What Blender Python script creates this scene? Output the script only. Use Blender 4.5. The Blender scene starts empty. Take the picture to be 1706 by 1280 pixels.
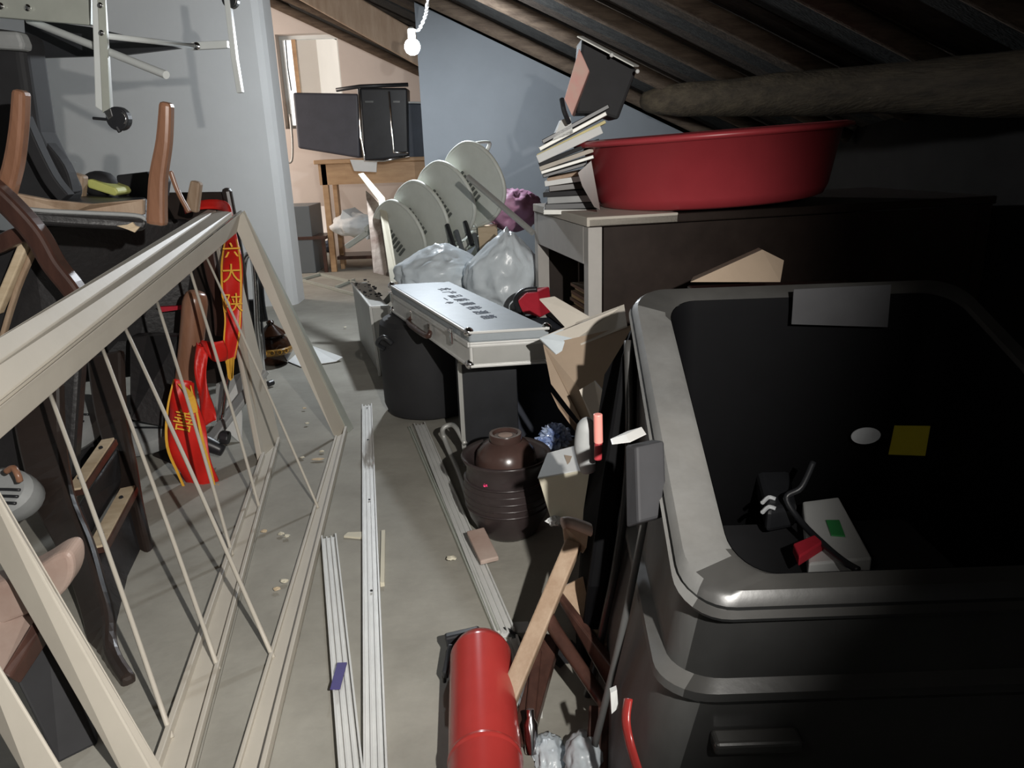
import bpy, bmesh, math, random
from mathutils import Vector, Matrix, noise
random.seed(7)
PI = math.pi
C = bpy.context.scene.collection
sc = bpy.context.scene
# ------------------------------------------------------------------ camera
H, FP = 1.05, 1260.0
th, ro = math.radians(17.5), math.radians(2)
fw = Vector((0, math.cos(th), -math.sin(th))); u0 = Vector((0, math.sin(th), math.cos(th))); r0 = Vector((1, 0, 0))
rt = math.cos(ro)*r0 - math.sin(ro)*u0; up = math.sin(ro)*r0 + math.cos(ro)*u0
cam = bpy.data.cameras.new('camera'); co = bpy.data.objects.new('camera', cam); C.objects.link(co)
cam.sensor_width = 36; cam.lens = FP/1706*36; cam.clip_start = .02; cam.clip_end = 200
M = Matrix.Identity(4)
for i, v in enumerate((rt, up, -fw)):
    for j in range(3): M[j][i] = v[j]
M[2][3] = H
co.matrix_world = M; sc.camera = co
CP = Vector((0, 0, H))
def ray(px, py): return fw*FP + (px-853)*rt + (640-py)*up
def A(px, py, Y):
    d = ray(px, py); return CP + d*(Y/d.y)
def F(px, py, z=0.0):
    d = ray(px, py); return CP + d*((z-H)/d.z)
# ------------------------------------------------------------------ world, lights, exposure
w = bpy.data.worlds.new('world'); sc.world = w; w.use_nodes = True
w.node_tree.nodes['Background'].inputs[0].default_value = (1, .97, .93, 1)
w.node_tree.nodes['Background'].inputs[1].default_value = 1.7
def light(name, kind, loc, power, col, rad=.05, target=None, **kw):
    l = bpy.data.lights.new(name, kind); l.energy = power; l.color = col
    if kind != 'AREA': l.shadow_soft_size = rad
    for k, v in kw.items(): setattr(l, k, v)
    o = bpy.data.objects.new(name, l); C.objects.link(o); o.location = loc
    if target is not None: o.rotation_euler = (Vector(target)-Vector(loc)).to_track_quat('-Z', 'Y').to_euler()
    return o
BULB = A(687, 78, 4.4)
light('bulb_light', 'POINT', BULB+Vector((0, -.06, -.03)), 85, (.88, .94, 1), .045)
TORCH = (.34, -.12, 1.26)
light('hand_torch', 'SPOT', TORCH, 195, (1, .965, .91), .012, target=A(280, 380, 2.2), spot_size=math.radians(92), spot_blend=.6)
light('back_room_fill', 'AREA', (-3.4, 6.7, 1.6), 50, (1, .86, .76), target=(-1.2, 7.2, 1.0), size=1.0)  # added fill for the back room, no window stands there
light('near_floor_fill', 'POINT', (-.9, -.5, 1.95), 7, (1, .93, .85), .15)  # added fill without a fixture, lifts the floor at near left
sc.view_settings.view_transform = 'Standard'; sc.view_settings.look = 'None'
sc.view_settings.gamma = 1; sc.view_settings.use_curve_mapping = False
sc.view_settings.exposure = 0.0
# ------------------------------------------------------------------ materials
def mat(name, col, rough=.6, metal=0, var=.12, scale=8, bump=.0, col2=None, grain=None, spec=.5, trans=0, dust=0, bscale=None, emit=None):
    m = bpy.data.materials.new(name); m.use_nodes = True
    nt = m.node_tree; N = nt.nodes; L = nt.links; b = N['Principled BSDF']
    b.inputs['Roughness'].default_value = rough; b.inputs['Metallic'].default_value = metal
    b.inputs['Specular IOR Level'].default_value = spec
    tc = N.new('ShaderNodeTexCoord'); mp = N.new('ShaderNodeMapping'); L.new(tc.outputs['Object'], mp.inputs[0])
    if grain: mp.inputs['Scale'].default_value = grain
    n = N.new('ShaderNodeTexNoise'); n.inputs['Scale'].default_value = scale; n.inputs['Detail'].default_value = 6
    n.inputs['Roughness'].default_value = .65
    L.new(mp.outputs[0], n.inputs['Vector'])
    cr = N.new('ShaderNodeValToRGB'); e = cr.color_ramp.elements
    e[0].position = .3; e[1].position = .7
    c2 = col2 or tuple(min(1, c*(1+var*1.6)) for c in col); c1 = col if col2 else tuple(c*(1-var) for c in col)
    e[0].color = (*c1, 1); e[1].color = (*c2, 1)
    L.new(n.outputs['Fac'], cr.inputs[0]); out = cr.outputs[0]
    if dust:
        n2 = N.new('ShaderNodeTexNoise'); n2.inputs['Scale'].default_value = 5; n2.inputs['Detail'].default_value = 9
        L.new(tc.outputs['Object'], n2.inputs['Vector'])
        ge = N.new('ShaderNodeNewGeometry'); sp = N.new('ShaderNodeSeparateXYZ'); L.new(ge.outputs['Normal'], sp.inputs[0])
        ml = N.new('ShaderNodeMath'); ml.operation = 'MULTIPLY_ADD'; ml.inputs[1].default_value = .55; ml.inputs[2].default_value = .35; L.new(sp.outputs['Z'], ml.inputs[0])
        m2 = N.new('ShaderNodeMath'); m2.operation = 'MULTIPLY'; m2.use_clamp = True; L.new(ml.outputs[0], m2.inputs[0]); L.new(n2.outputs['Fac'], m2.inputs[1])
        m3 = N.new('ShaderNodeMath'); m3.operation = 'MULTIPLY'; m3.use_clamp = True; m3.inputs[1].default_value = dust*2; L.new(m2.outputs[0], m3.inputs[0])
        mx = N.new('ShaderNodeMix'); mx.data_type = 'RGBA'; mx.inputs['B'].default_value = (.33, .31, .28, 1)
        L.new(m3.outputs[0], mx.inputs['Factor']); L.new(out, mx.inputs['A']); out = mx.outputs['Result']
    L.new(out, b.inputs['Base Color'])
    if bump:
        n3 = N.new('ShaderNodeTexNoise'); n3.inputs['Scale'].default_value = bscale or scale*4; n3.inputs['Detail'].default_value = 5
        L.new(mp.outputs[0], n3.inputs['Vector'])
        bp = N.new('ShaderNodeBump'); bp.inputs['Strength'].default_value = bump; bp.inputs['Distance'].default_value = .01
        L.new(n3.outputs['Fac'], bp.inputs['Height']); L.new(bp.outputs[0], b.inputs['Normal'])
    if trans: b.inputs['Transmission Weight'].default_value = trans
    if emit:
        b.inputs['Emission Color'].default_value = (*emit[:3], 1); b.inputs['Emission Strength'].default_value = emit[3]
    return m
concrete = mat('concrete_floor', (.25, .238, .205), .85, var=.1, scale=3.2, bump=.14, bscale=35, col2=(.37, .355, .31))
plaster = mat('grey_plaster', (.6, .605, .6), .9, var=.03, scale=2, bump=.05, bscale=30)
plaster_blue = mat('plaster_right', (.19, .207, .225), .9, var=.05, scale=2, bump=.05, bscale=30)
plaster_warm = mat('warm_plaster', (.62, .55, .5), .9, var=.04, scale=2)
rafterwood = mat('rafter_wood', (.05, .036, .027), .85, scale=7, grain=(.5, 5, 5), bump=.4, col2=(.12, .09, .066), spec=.1)
plankwood = [mat('roof_plank_%d' % i, c, .85, scale=6, grain=(.4, 6, 6), bump=.5, col2=d, spec=.1) for i, (c, d) in enumerate([((.02, .017, .015), (.05, .04, .033)), ((.03, .025, .02), (.075, .058, .045)), ((.016, .016, .016), (.038, .038, .036))])]
logwood = mat('log_wood', (.02, .015, .01), .85, scale=5, grain=(6, .8, 6), bump=.5, col2=(.055, .042, .026), spec=.08)
beige = mat('beige_painted_steel', (.52, .48, .41), .5, metal=.0, var=.05, scale=5, bump=.06, dust=.15)
whitesteel = mat('white_painted_steel', (.66, .69, .68), .35, var=.03)
galv = mat('greenish_steel', (.46, .48, .43), .45, metal=.25, var=.06)
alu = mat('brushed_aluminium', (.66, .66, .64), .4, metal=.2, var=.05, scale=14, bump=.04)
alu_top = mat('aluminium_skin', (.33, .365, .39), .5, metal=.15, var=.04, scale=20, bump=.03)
alu_dark = mat('dark_aluminium', (.42, .42, .4), .45, metal=.4, var=.06)  # darker, more metallic aluminium
chrome = mat('chrome', (.8, .8, .8), .12, metal=1, var=.02)
blk = mat('black_plastic', (.02, .021, .024), .38, var=.2, dust=.0)
blk_matt = mat('black_matt', (.016, .016, .018), .75, var=.2)
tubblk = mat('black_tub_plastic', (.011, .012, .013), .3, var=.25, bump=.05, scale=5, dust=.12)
tubin = mat('tub_inside', (.003, .003, .0035), .7, var=.1, spec=.06)  # near-black: shade inside the tub is put into the colour
tubdust = mat('dusty_tub_side', (.06, .063, .064), .55, var=.4, scale=6, grain=(1, 1, .35), bump=.1, dust=.22)
leather = mat('black_leather', (.02, .019, .02), .42, var=.2, scale=6, bump=.15, bscale=60)
redwood = mat('dark_red_wood', (.04, .02, .016), .3, scale=6, grain=(4, 4, .6), col2=(.085, .04, .03))
brownwood = mat('brown_varnished_wood', (.2, .095, .055), .3, scale=6, grain=(4, 4, .6), col2=(.33, .17, .105))
rawwood = mat('raw_pale_wood', (.52, .4, .26), .75, scale=7, grain=(1, 6, 6), col2=(.66, .54, .38))
dustwood = mat('dusty_brown_wood', (.3, .2, .13), .6, scale=5, grain=(5, 5, .8), col2=(.42, .31, .22), bump=.1)
darkwood = mat('dark_stained_wood', (.028, .02, .017), .35, var=.2)
pinkwood = mat('worn_pink_brown_wood', (.3, .2, .165), .5, scale=4, col2=(.45, .36, .31))
graypad = mat('grey_seat_pad', (.3, .31, .31), .6, var=.1, bump=.1)
redcloth = mat('red_satin', (.62, .018, .012), .42, var=.12, scale=9, bump=.15, bscale=18)
gold = mat('gold_thread', (.85, .45, .05), .5, var=.1)
redplastic = mat('red_plastic', (.36, .04, .05), .35, var=.06)
redpaint = mat('red_gloss_paint', (.42, .04, .035), .22, var=.1, scale=4)
redcush = mat('red_fabric', (.5, .02, .04), .7)
pinkbag = mat('pink_bag', (.5, .26, .4), .5, var=.1, bump=.2)
glaze = mat('brown_glaze', (.03, .012, .006), .12, var=.3)
glaze_gold = mat('yellow_brown_glaze', (.24, .13, .03), .3)
potmat = mat('dark_earthenware', (.035, .026, .026), .3, var=.2, bump=.1)
bowlmat = mat('brown_bowl', (.06, .035, .03), .25, var=.15)
plastic_white = mat('dusty_white_plastic', (.6, .62, .57), .4, var=.05)
slotmat = mat('slot_dark', (.12, .13, .12), .8)
cream = mat('cream_board', (.62, .58, .46), .7, var=.05)
speck = mat('speckled_board', (.2, .13, .1), .8, scale=9, col2=(.6, .52, .45))
cardboard = mat('cardboard', (.34, .26, .19), .85, var=.08, scale=5)
cardlight = mat('pale_cardboard', (.5, .46, .4), .85, var=.05)
paper = mat('white_paper', (.7, .71, .7), .8, var=.03)
yel_light = mat('yellow_paper', (.66, .58, .3), .8)
filmbag = mat('white_film_bag', (.6, .66, .7), .3, var=.1, scale=4, bump=.6, bscale=9)
bluebag = mat('blue_white_wrapper', (.05, .12, .4), .2, col2=(.6, .68, .75), scale=14, bump=.3)
yellowsole = mat('yellow_green', (.5, .52, .16), .6)
greycab = mat('grey_cabinet', (.13, .145, .155), .5, var=.04)
deskwood = mat('orange_desk_wood', (.42, .25, .13), .5, scale=5, grain=(1, 5, 5), col2=(.56, .36, .2))
purple = mat('purple_tape', (.06, .05, .18), .5)
sticker_y = mat('yellow_sticker', (.6, .5, .03), .6)
sticker_w = mat('white_sticker', (.6, .62, .64), .6)
green = mat('green_print', (.05, .35, .1), .6)
pinkpaper = mat('hot_pink', (.9, .05, .2), .5)
bulbmat = mat('bulb_glass', (1, 1, 1), .3, emit=(.85, .93, 1, 60))
wirem = mat('white_cable', (.7, .7, .7), .5)
glassm = mat('window_glass', (.9, .95, .95), .03, trans=1, var=0)
ink = mat('dark_ink', (.06, .08, .12), .7)
# ------------------------------------------------------------------ mesh helpers
def NB(): return bmesh.new()
def hexa(bm, p, a, b, c):
    p, a, b, c = map(Vector, (p, a, b, c))
    if a.cross(b).dot(c) < 0: a, b = b, a
    v = [bm.verts.new(q) for q in (p, p+a, p+a+b, p+b, p+c, p+a+c, p+a+b+c, p+b+c)]
    for f in ((3, 2, 1, 0), (4, 5, 6, 7), (0, 1, 5, 4), (1, 2, 6, 5), (2, 3, 7, 6), (3, 0, 4, 7)): bm.faces.new([v[i] for i in f])
    return bm
def box(bm, x0, x1, y0, y1, z0, z1): return hexa(bm, (x0, y0, z0), (x1-x0, 0, 0), (0, y1-y0, 0), (0, 0, z1-z0))
def slab(bm, pts, t):
    """solid from a convex/any outline pts with thickness vector t"""
    pts = [Vector(p) for p in pts]; t = Vector(t)
    n = Vector((0, 0, 0))
    for i in range(len(pts)): n += pts[i].cross(pts[(i+1) % len(pts)])
    if n.dot(t) > 0: pts.reverse()
    a = [bm.verts.new(p) for p in pts]; b = [bm.verts.new(p+t) for p in pts]
    bm.faces.new(a); bm.faces.new(list(reversed(b)))
    k = len(pts)
    for i in range(k): bm.faces.new((a[(i+1) % k], a[i], b[i], b[(i+1) % k]))
    return bm
def beam(bm, p, q, wd, t, side=None):
    """rectangular bar p->q, width wd along side, thickness t"""
    p, q = Vector(p), Vector(q); d = (q-p)
    s = Vector(side) if side is not None else Vector((1, 0, 0))
    s = (s - d*(s.dot(d)/d.dot(d)))
    if s.length < 1e-4: s = Vector((0, 1, 0)) - d*(d.y/d.dot(d))
    s.normalize(); n = d.cross(s).normalized()
    return hexa(bm, p - s*wd/2 - n*t/2, d, s*wd, n*t)
def spline(pts, n=6):
    P = [Vector(p) for p in pts]; out = []
    for i in range(len(P)-1):
        p0 = P[max(i-1, 0)]; p1 = P[i]; p2 = P[i+1]; p3 = P[min(i+2, len(P)-1)]
        for k in range(n):
            t = k/n
            out.append(.5*((2*p1)+(-p0+p2)*t+(2*p0-5*p1+4*p2-p3)*t*t+(-p0+3*p1-3*p2+p3)*t**3))
    out.append(P[-1]); return out
def tube(bm, pts, r, seg=8, smooth=0, flat=1.0):
    P = spline(pts, smooth) if smooth else [Vector(p) for p in pts]
    rings = []; side = None
    n = len(P)
    for i, p in enumerate(P):
        d = (P[min(i+1, n-1)]-P[max(i-1, 0)]).normalized()
        if side is None: side = d.orthogonal().normalized()
        side = (side - d*side.dot(d)).normalized(); u = d.cross(side)
        if callable(r): rr = r(i/(n-1))
        elif isinstance(r, (list, tuple)):
            x = i/(n-1)*(len(r)-1); k = min(int(x), len(r)-2); rr = r[k]+(r[k+1]-r[k])*(x-k)
        else: rr = r
        rings.append([bm.verts.new(p + side*math.cos(2*PI*j/seg)*rr + u*math.sin(2*PI*j/seg)*rr*flat) for j in range(seg)])
    for a, b in zip(rings, rings[1:]):
        for j in range(seg): bm.faces.new((a[j], a[(j+1) % seg], b[(j+1) % seg], b[j]))
    bm.faces.new(list(reversed(rings[0]))); bm.faces.new(rings[-1])
    return bm
def lathe(bm, prof, c=(0, 0, 0), seg=28, axis=None, sx=1, sy=1):
    c = Vector(c)
    q = Vector((0, 0, 1)).rotation_difference(Vector(axis).normalized()) if axis is not None else None
    rings = []
    for r, z in prof:
        ring = []
        for j in range(seg):
            v = Vector((math.cos(2*PI*j/seg)*r*sx, math.sin(2*PI*j/seg)*r*sy, z))
            if q: v = q @ v
            ring.append(bm.verts.new(c+v))
        rings.append(ring)
    for a, b in zip(rings, rings[1:]):
        for j in range(seg): bm.faces.new((a[j], a[(j+1) % seg], b[(j+1) % seg], b[j]))
    if prof[0][0] > 1e-5: bm.faces.new(list(reversed(rings[0])))
    if prof[-1][0] > 1e-5: bm.faces.new(rings[-1])
    bmesh.ops.remove_doubles(bm, verts=bm.verts, dist=1e-6)
    return bm
def rrect(x0, x1, y0, y1, r, n=5):
    out = []
    for cx, cy, a in ((x1-r, y1-r, 0), (x0+r, y1-r, 90), (x0+r, y0+r, 180), (x1-r, y0+r, 270)):
        for k in range(n+1):
            t = math.radians(a+90*k/n); out.append((cx+r*math.cos(t), cy+r*math.sin(t)))
    return out
def loft(bm, loops, cap0=True, cap1=True):
    R = [[bm.verts.new(p) for p in lp] for lp in loops]; k = len(R[0])
    for a, b in zip(R, R[1:]):
        for j in range(k): bm.faces.new((a[j], a[(j+1) % k], b[(j+1) % k], b[j]))
    if cap0: bm.faces.new(list(reversed(R[0])))
    if cap1: bm.faces.new(R[-1])
    return bm
def ribbon(bm, pairs, t=.003, n=5, sub=3, ripple=.006, seed=0):
    """cloth strip between left/right point pairs"""
    Ls = spline([p[0] for p in pairs], n); Rs = spline([p[1] for p in pairs], n)
    rows = []
    for i, (a, b) in enumerate(zip(Ls, Rs)):
        rows.append([])
        for k in range(sub+1):
            f = k/sub; p = a.lerp(b, f)
            p = p + Vector((0, ripple*math.sin(seed+i*.5+f*5), 0))
            rows[-1].append(p)
    off = Vector((0, t, 0))
    V = [[bm.verts.new(p) for p in r] for r in rows]; W = [[bm.verts.new(p+off) for p in r] for r in rows]
    m = len(V); s = sub
    for i in range(m-1):
        for k in range(s):
            bm.faces.new((V[i][k], V[i][k+1], V[i+1][k+1], V[i+1][k])); bm.faces.new((W[i][k], W[i+1][k], W[i+1][k+1], W[i][k+1]))
        bm.faces.new((V[i][0], V[i+1][0], W[i+1][0], W[i][0])); bm.faces.new((V[i+1][s], V[i][s], W[i][s], W[i+1][s]))
    for k in range(s):
        bm.faces.new((V[0][k+1], V[0][k], W[0][k], W[0][k+1])); bm.faces.new((V[-1][k], V[-1][k+1], W[-1][k+1], W[-1][k]))
    return bm
def blob(bm, c, size, amp=.25, freq=2.5, sub=4, seed=0, floor=None, shape=None):
    c = Vector(c); r = bmesh.ops.create_icosphere(bm, subdivisions=sub, radius=1)
    for v in r['verts']:
        d = v.co.normalized()
        n1 = abs(noise.noise(d*freq+Vector((seed, 0, 0)))); n2 = abs(noise.noise(d*freq*2.3+Vector((0, seed, 0)))); n3 = abs(noise.noise(d*freq*5+Vector((0, seed, 3))))
        k = 1 + amp*(1.2-3.2*n1-1.6*n2-.7*n3)
        p = Vector((d.x*size[0]*k, d.y*size[1]*k, d.z*size[2]*k))
        if shape: p = shape(d, p)
        p = c+p
        if floor is not None: p.z = max(p.z, floor + .002*random.random())
        v.co = p
    return bm
# ------------------------------------------------------------------ object helpers
def obj(name, bm, m, parent=None, bevel=0, smooth=False, seg=2, label=None, kind=None, base=False, sub=0):
    root = parent
    while root is not None and root.parent is not None: root = root.parent
    off = Vector(root.location) if root is not None else Vector((0, 0, 0))
    if parent is None and base:
        xs = [v.co for v in bm.verts]
        off = Vector(((min(p.x for p in xs)+max(p.x for p in xs))/2, (min(p.y for p in xs)+max(p.y for p in xs))/2, min(p.z for p in xs)))
    for v in bm.verts: v.co -= off
    bmesh.ops.recalc_face_normals(bm, faces=bm.faces)
    me = bpy.data.meshes.new(name); bm.to_mesh(me); bm.free()
    o = bpy.data.objects.new(name, me); C.objects.link(o)
    me.materials.append(m)
    if parent is not None: o.parent = parent
    elif base: o.location = off
    if smooth:
        for p in me.polygons: p.use_smooth = True
        if smooth == 'auto':
            for e, ang in edge_angles(me): 
                if ang > .6: e.use_edge_sharp = True
    if bevel:
        b = o.modifiers.new('bevel', 'BEVEL'); b.width = bevel; b.segments = seg; b.limit_method = 'ANGLE'; b.angle_limit = .6
        b.harden_normals = False
    if sub:
        s = o.modifiers.new('subdivision', 'SUBSURF'); s.levels = sub; s.render_levels = sub
    if label: o['label'] = label
    if kind: o['kind'] = kind
    return o
def edge_angles(me):
    bm = bmesh.new(); bm.from_mesh(me); bm.edges.ensure_lookup_table()
    a = [(e.calc_face_angle(0) if len(e.link_faces) == 2 else 0) for e in bm.edges]; bm.free()
    return [(me.edges[i], x) for i, x in enumerate(a)]
def thing(name, label, cat, loc=(0, 0, 0), group=None):
    o = bpy.data.objects.new(name, None); C.objects.link(o); o.location = loc; o.empty_display_size = .1
    o['label'] = label; o['category'] = cat
    if group: o['group'] = group
    return o
def tag(o, label, cat, group=None):
    o['label'] = label; o['category'] = cat
    if group: o['group'] = group
    return o
def single(name, bm, m, label, cat, group=None, **kw): return tag(obj(name, bm, m, base=True, **kw), label, cat, group)
def struct(name, bm, m, parent=None, **kw):
    o = obj(name, bm, m, parent, **kw)
    if parent is None: o['kind'] = 'structure'
    return o
def text_mesh(s, size, extrude=.0004):
    cu = bpy.data.curves.new('lettering', 'FONT'); cu.body = s; cu.size = size; cu.extrude = extrude
    cu.align_x = 'CENTER'; cu.align_y = 'CENTER'; cu.resolution_u = 3
    t = bpy.data.objects.new('tmp', cu); C.objects.link(t)
    me = bpy.data.meshes.new_from_object(t); C.objects.unlink(t); bpy.data.objects.remove(t)
    bm = bmesh.new(); bm.from_mesh(me); return bm
def lettering(s, size, o, xdir, ydir, m, parent, name='lettering'):
    """text lying at point o with reading direction xdir and letter-up ydir"""
    bm = text_mesh(s, size); x = Vector(xdir).normalized(); y = Vector(ydir).normalized(); y = (y-x*x.dot(y)).normalized(); z = x.cross(y)
    for v in bm.verts: v.co = Vector(o) + x*v.co.x + y*v.co.y + z*v.co.z
    return obj(name, bm, m, parent)
# ================================================================== SETTING
bm = NB(); box(bm, -3.6, 2.4, -1.6, 8.6, -.12, 0); struct('floor', bm, concrete)
YP = 5.4
XL, XR = F(490, 512).x, F(722, 502).x
def roofz(x, y): return 2.40 - .48*x - .135*y
bm = NB()
# left partition, faces the camera, rounded plaster corner
slab(bm, [(-3.6, YP, 0), (XL-.06, YP, 0), (XL-.018, YP+.018, 0), (XL, YP+.06, 0), (XL, YP+.24, 0), (-3.6, YP+.24, 0)], (0, 0, 3.4))
struct('wall_front', bm, plaster, smooth=False)
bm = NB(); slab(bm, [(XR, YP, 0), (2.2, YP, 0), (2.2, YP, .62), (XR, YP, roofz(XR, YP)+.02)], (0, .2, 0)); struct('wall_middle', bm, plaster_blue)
# back wall with window and low opening
yb = 7.95
def wp(px, py): return A(px, py, yb)
wx0, wx1 = wp(458, 60).x, wp(562, 60).x; wz1, wz0 = wp(500, 56).z, wp(480, 215).z
dx0, dx1, dz1 = wp(512, 350).x, wp(541, 350).x, wp(520, 344).z
bm = NB()
box(bm, -3.6, wx0, yb, yb+.3, 0, 3.6); box(bm, wx1, 2.4, yb, yb+.3, 0, 3.6)
box(bm, wx0, wx1, yb, yb+.3, wz1, 3.6)
box(bm, wx0, dx0, yb, yb+.3, 0, wz0); box(bm, dx0, dx1, yb, yb+.3, dz1, wz0); box(bm, dx1, wx1, yb, yb+.3, 0, wz0)
struct('wall_back', bm, plaster_warm)
bm = NB(); box(bm, -3.8, -3.6, -1.6, 8.6, 0, 4.4); struct('wall_left', bm, plaster)
bm = NB(); box(bm, 1.78, 1.9, -1.6, 5.4, 0, 1.62); struct('wall_right', bm, mat('eave_boards', (.012, .011, .01), .9, spec=.05))
bm = NB(); box(bm, -3.6, 2.4, -1.8, -1.6, 0, 4.4); struct('wall_near', bm, plaster)
# window
wf = thing('window_1', 'x', 'x', (0, 0, 0)); del wf['label']; del wf['category']; wf['kind'] = 'structure'
fr = .035
for x0, x1, z0, z1 in ((wx0, wx1, wz1-fr, wz1), (wx0, wx1, wz0, wz0+fr), (wx0, wx0+fr, wz0+fr, wz1-fr), (wx1-fr, wx1, wz0+fr, wz1-fr)):
    bm = NB(); box(bm, x0, x1, yb+.12, yb+.17, z0, z1); obj('window_frame', bm, whitesteel, wf)
xm = wp(487, 100).x
bm = NB(); box(bm, xm-.02, xm+.02, yb+.11, yb+.18, wz0+fr, wz1-fr); obj('mullion', bm, deskwood, wf)
bm = NB(); box(bm, xm+.02, wx1-fr, yb+.14, yb+.145, wz0+fr, wz1-fr); obj('pane', bm, glassm, wf)
bm = NB(); tube(bm, [wp(471, 65)+Vector((0, .1, 0)), wp(475, 112)+Vector((0, .1, 0)), wp(481, 150)+Vector((0, .1, 0))], .006); obj('window_stay', bm, blk, wf)
# neighbouring wall outside the window
bm = NB(); a, b = A(492, 62, 9.6), A(526, 62, 9.6); box(bm, a.x, b.x, 9.6, 12, -2, 3.2)
single('neighbouring_house', bm, plaster_warm, 'pale plastered house wall seen outside through the far window', 'building')
# ceiling: base sheet + planks + rafters
bm = NB(); slab(bm, [(-3.6, -1.6, roofz(-3.6, -1.6)+.10), (2.4, -1.6, roofz(2.4, -1.6)+.10), (2.4, 8.6, roofz(2.4, 8.6)+.10), (-3.6, 8.6, roofz(-3.6, 8.6)+.10)], (0, 0, .05))
ceil = struct('ceiling', bm, plankwood[0])
y = .7; k = 0
while y < 8.2:
    wd = random.uniform(.13, .24); z = random.uniform(.045, .085)
    x0, x1 = -1.9, 2.15
    sk = random.uniform(-.03, .03)
    bm = NB(); slab(bm, [(x0, y, roofz(x0, y)+z), (x1, y+sk, roofz(x1, y+sk)+z), (x1, y+sk+wd-.012, roofz(x1, y+sk+wd)+z+.004), (x0, y+wd-.012, roofz(x0, y+wd)+z+.004)], (0, 0, .03))
    obj('plank', bm, plankwood[k % 3], ceil); y += wd; k += 1
for yy in (1.15, 1.5, 1.95, 2.4, 2.9, 3.45, 4.0, 4.6, 5.15, 6.3, 7.1, 7.7):
    s = random.uniform(-.05, .05)
    pts = [(x, yy+s*(x+2)/4+random.uniform(-.012, .012), roofz(x, yy)+.02+random.uniform(-.008, .008)) for x in (-2.2, -1.4, -.6, .2, 1.0, 1.75)]
    bm = NB(); tube(bm, pts, [.045, .05, .042, .04, .036], 10, 4); obj('rafter', bm, rafterwood, ceil, smooth=True)
# eave log
bm = NB(); tube(bm, [A(1990, 120, 1.75), A(1706, 141, 2.3), A(1500, 146, 2.9), A(1330, 156, 3.45), A(1150, 166, 4.25), A(1085, 168, 5.1)], [.092, .093, .088, .09, .086, .075], 16, 5)
for v in bm.verts: v.co += Vector((0, 0, .008*noise.noise(v.co*5)))
single('roof_log', bm, logwood, 'thick rough round log under the rafters above the red basin', 'log', smooth=True)
# sloping board in the doorway at the back
bm = NB(); slab(bm, [A(485, -8, 6.2), A(700, 112, 6.2), A(722, 68, 6.2), A(585, -12, 6.2)], (0, .06, 0))
single('tie_board', bm, dustwood, 'sloping brown board beam above the far doorway, ending by the bulb', 'beam', bevel=.01)
# hanging bulb
lb = thing('light_bulb', 'glowing bare bulb hanging on a white twisted cable', 'light', tuple(BULB))
bm = NB(); bmesh.ops.create_uvsphere(bm, u_segments=20, v_segments=12, radius=.042)
for v in bm.verts: v.co += BULB+Vector((0, 0, -.0))
obj('globe', bm, bulbmat, lb, smooth=True)
bm = NB(); lathe(bm, [(.014, .036), (.02, .045), (.02, .085), (.012, .095)], BULB); obj('socket', bm, whitesteel, lb, smooth='auto')
cb = spline([BULB+Vector((.0, 0, .09)), A(697, 50, 4.4), A(708, 28, 4.4), A(712, 8, 4.4), A(714, -40, 4.4)], 8)
bm = NB()
for ph in (0, PI): tube(bm, [p+Vector((.006*math.cos(i*1.2+ph), .006*math.sin(i*1.2+ph), 0)) for i, p in enumerate(cb)], .005, 6)
obj('cable', bm, wirem, lb, smooth=True)
# ================================================================== LEANING STEEL FRAME (left)
rk = thing('steel_rack', 'long beige steel frame with thin diagonal rods leaning on the chair pile', 'frame', tuple(F(500, 900)))
def quad(px4, t, name, m=beige, bev=.002, **kw):
    bm = NB(); slab(bm, px4, t); return obj(name, bm, m, rk, bevel=bev, **kw)
T = dict(a=A(346, 349, 2.95), b=A(386, 353, 2.8), c=A(-80, 728, 1.2), d=A(-80, 608, 1.32))
m1, m2 = T['a'].lerp(T['b'], .36), T['d'].lerp(T['c'], .42)
m1b, m2b = T['a'].lerp(T['b'], .42), T['d'].lerp(T['c'], .44)
quad([T['a'], m1, m2, T['d']], (0, .004, -.012), 'top_plate')
quad([m1b, T['b'], T['c'], m2b], (0, .002, -.02), 'top_plate')
quad([A(404, 352, 2.78), A(399, 384, 2.78), A(-80, 802, 1.18), A(-80, 742, 1.18)], (-.012, .02, -.002), 'top_rail')
quad([A(404, 350, 2.8), A(392, 358, 2.8), A(-80, 742, 1.19), A(-80, 733, 1.19)], (-.02, .03, -.004), 'top_lip')
p1, p2 = F(559, 733), F(579, 721)
quad([A(389, 374, 2.75), A(405, 352, 2.76), p2, p1], (.004, .008, .003), 'end_post')
quad([A(403, 352, 2.76), A(411, 360, 2.8), p2+Vector((.012, .05, 0)), p2], (.004, -.002, 0), 'end_post', galv)
q1, q2 = F(437, 765), F(466, 737)
quad([A(362, 385, 2.86), A(379, 372, 2.84), q2, q1], (.002, .006, .0), 'inner_post')
quad([A(359, 385, 2.87), A(365, 384, 2.86), q1+Vector((.012, .0, 0)), q1+Vector((-.008, 0, 0))], (0, -.03, 0), 'inner_post')
def ext(pa, pb, y):  # extend floor line to given y
    t = (y-pa.y)/(pb.y-pa.y); return pa.lerp(pb, t)
YN = .62
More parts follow.
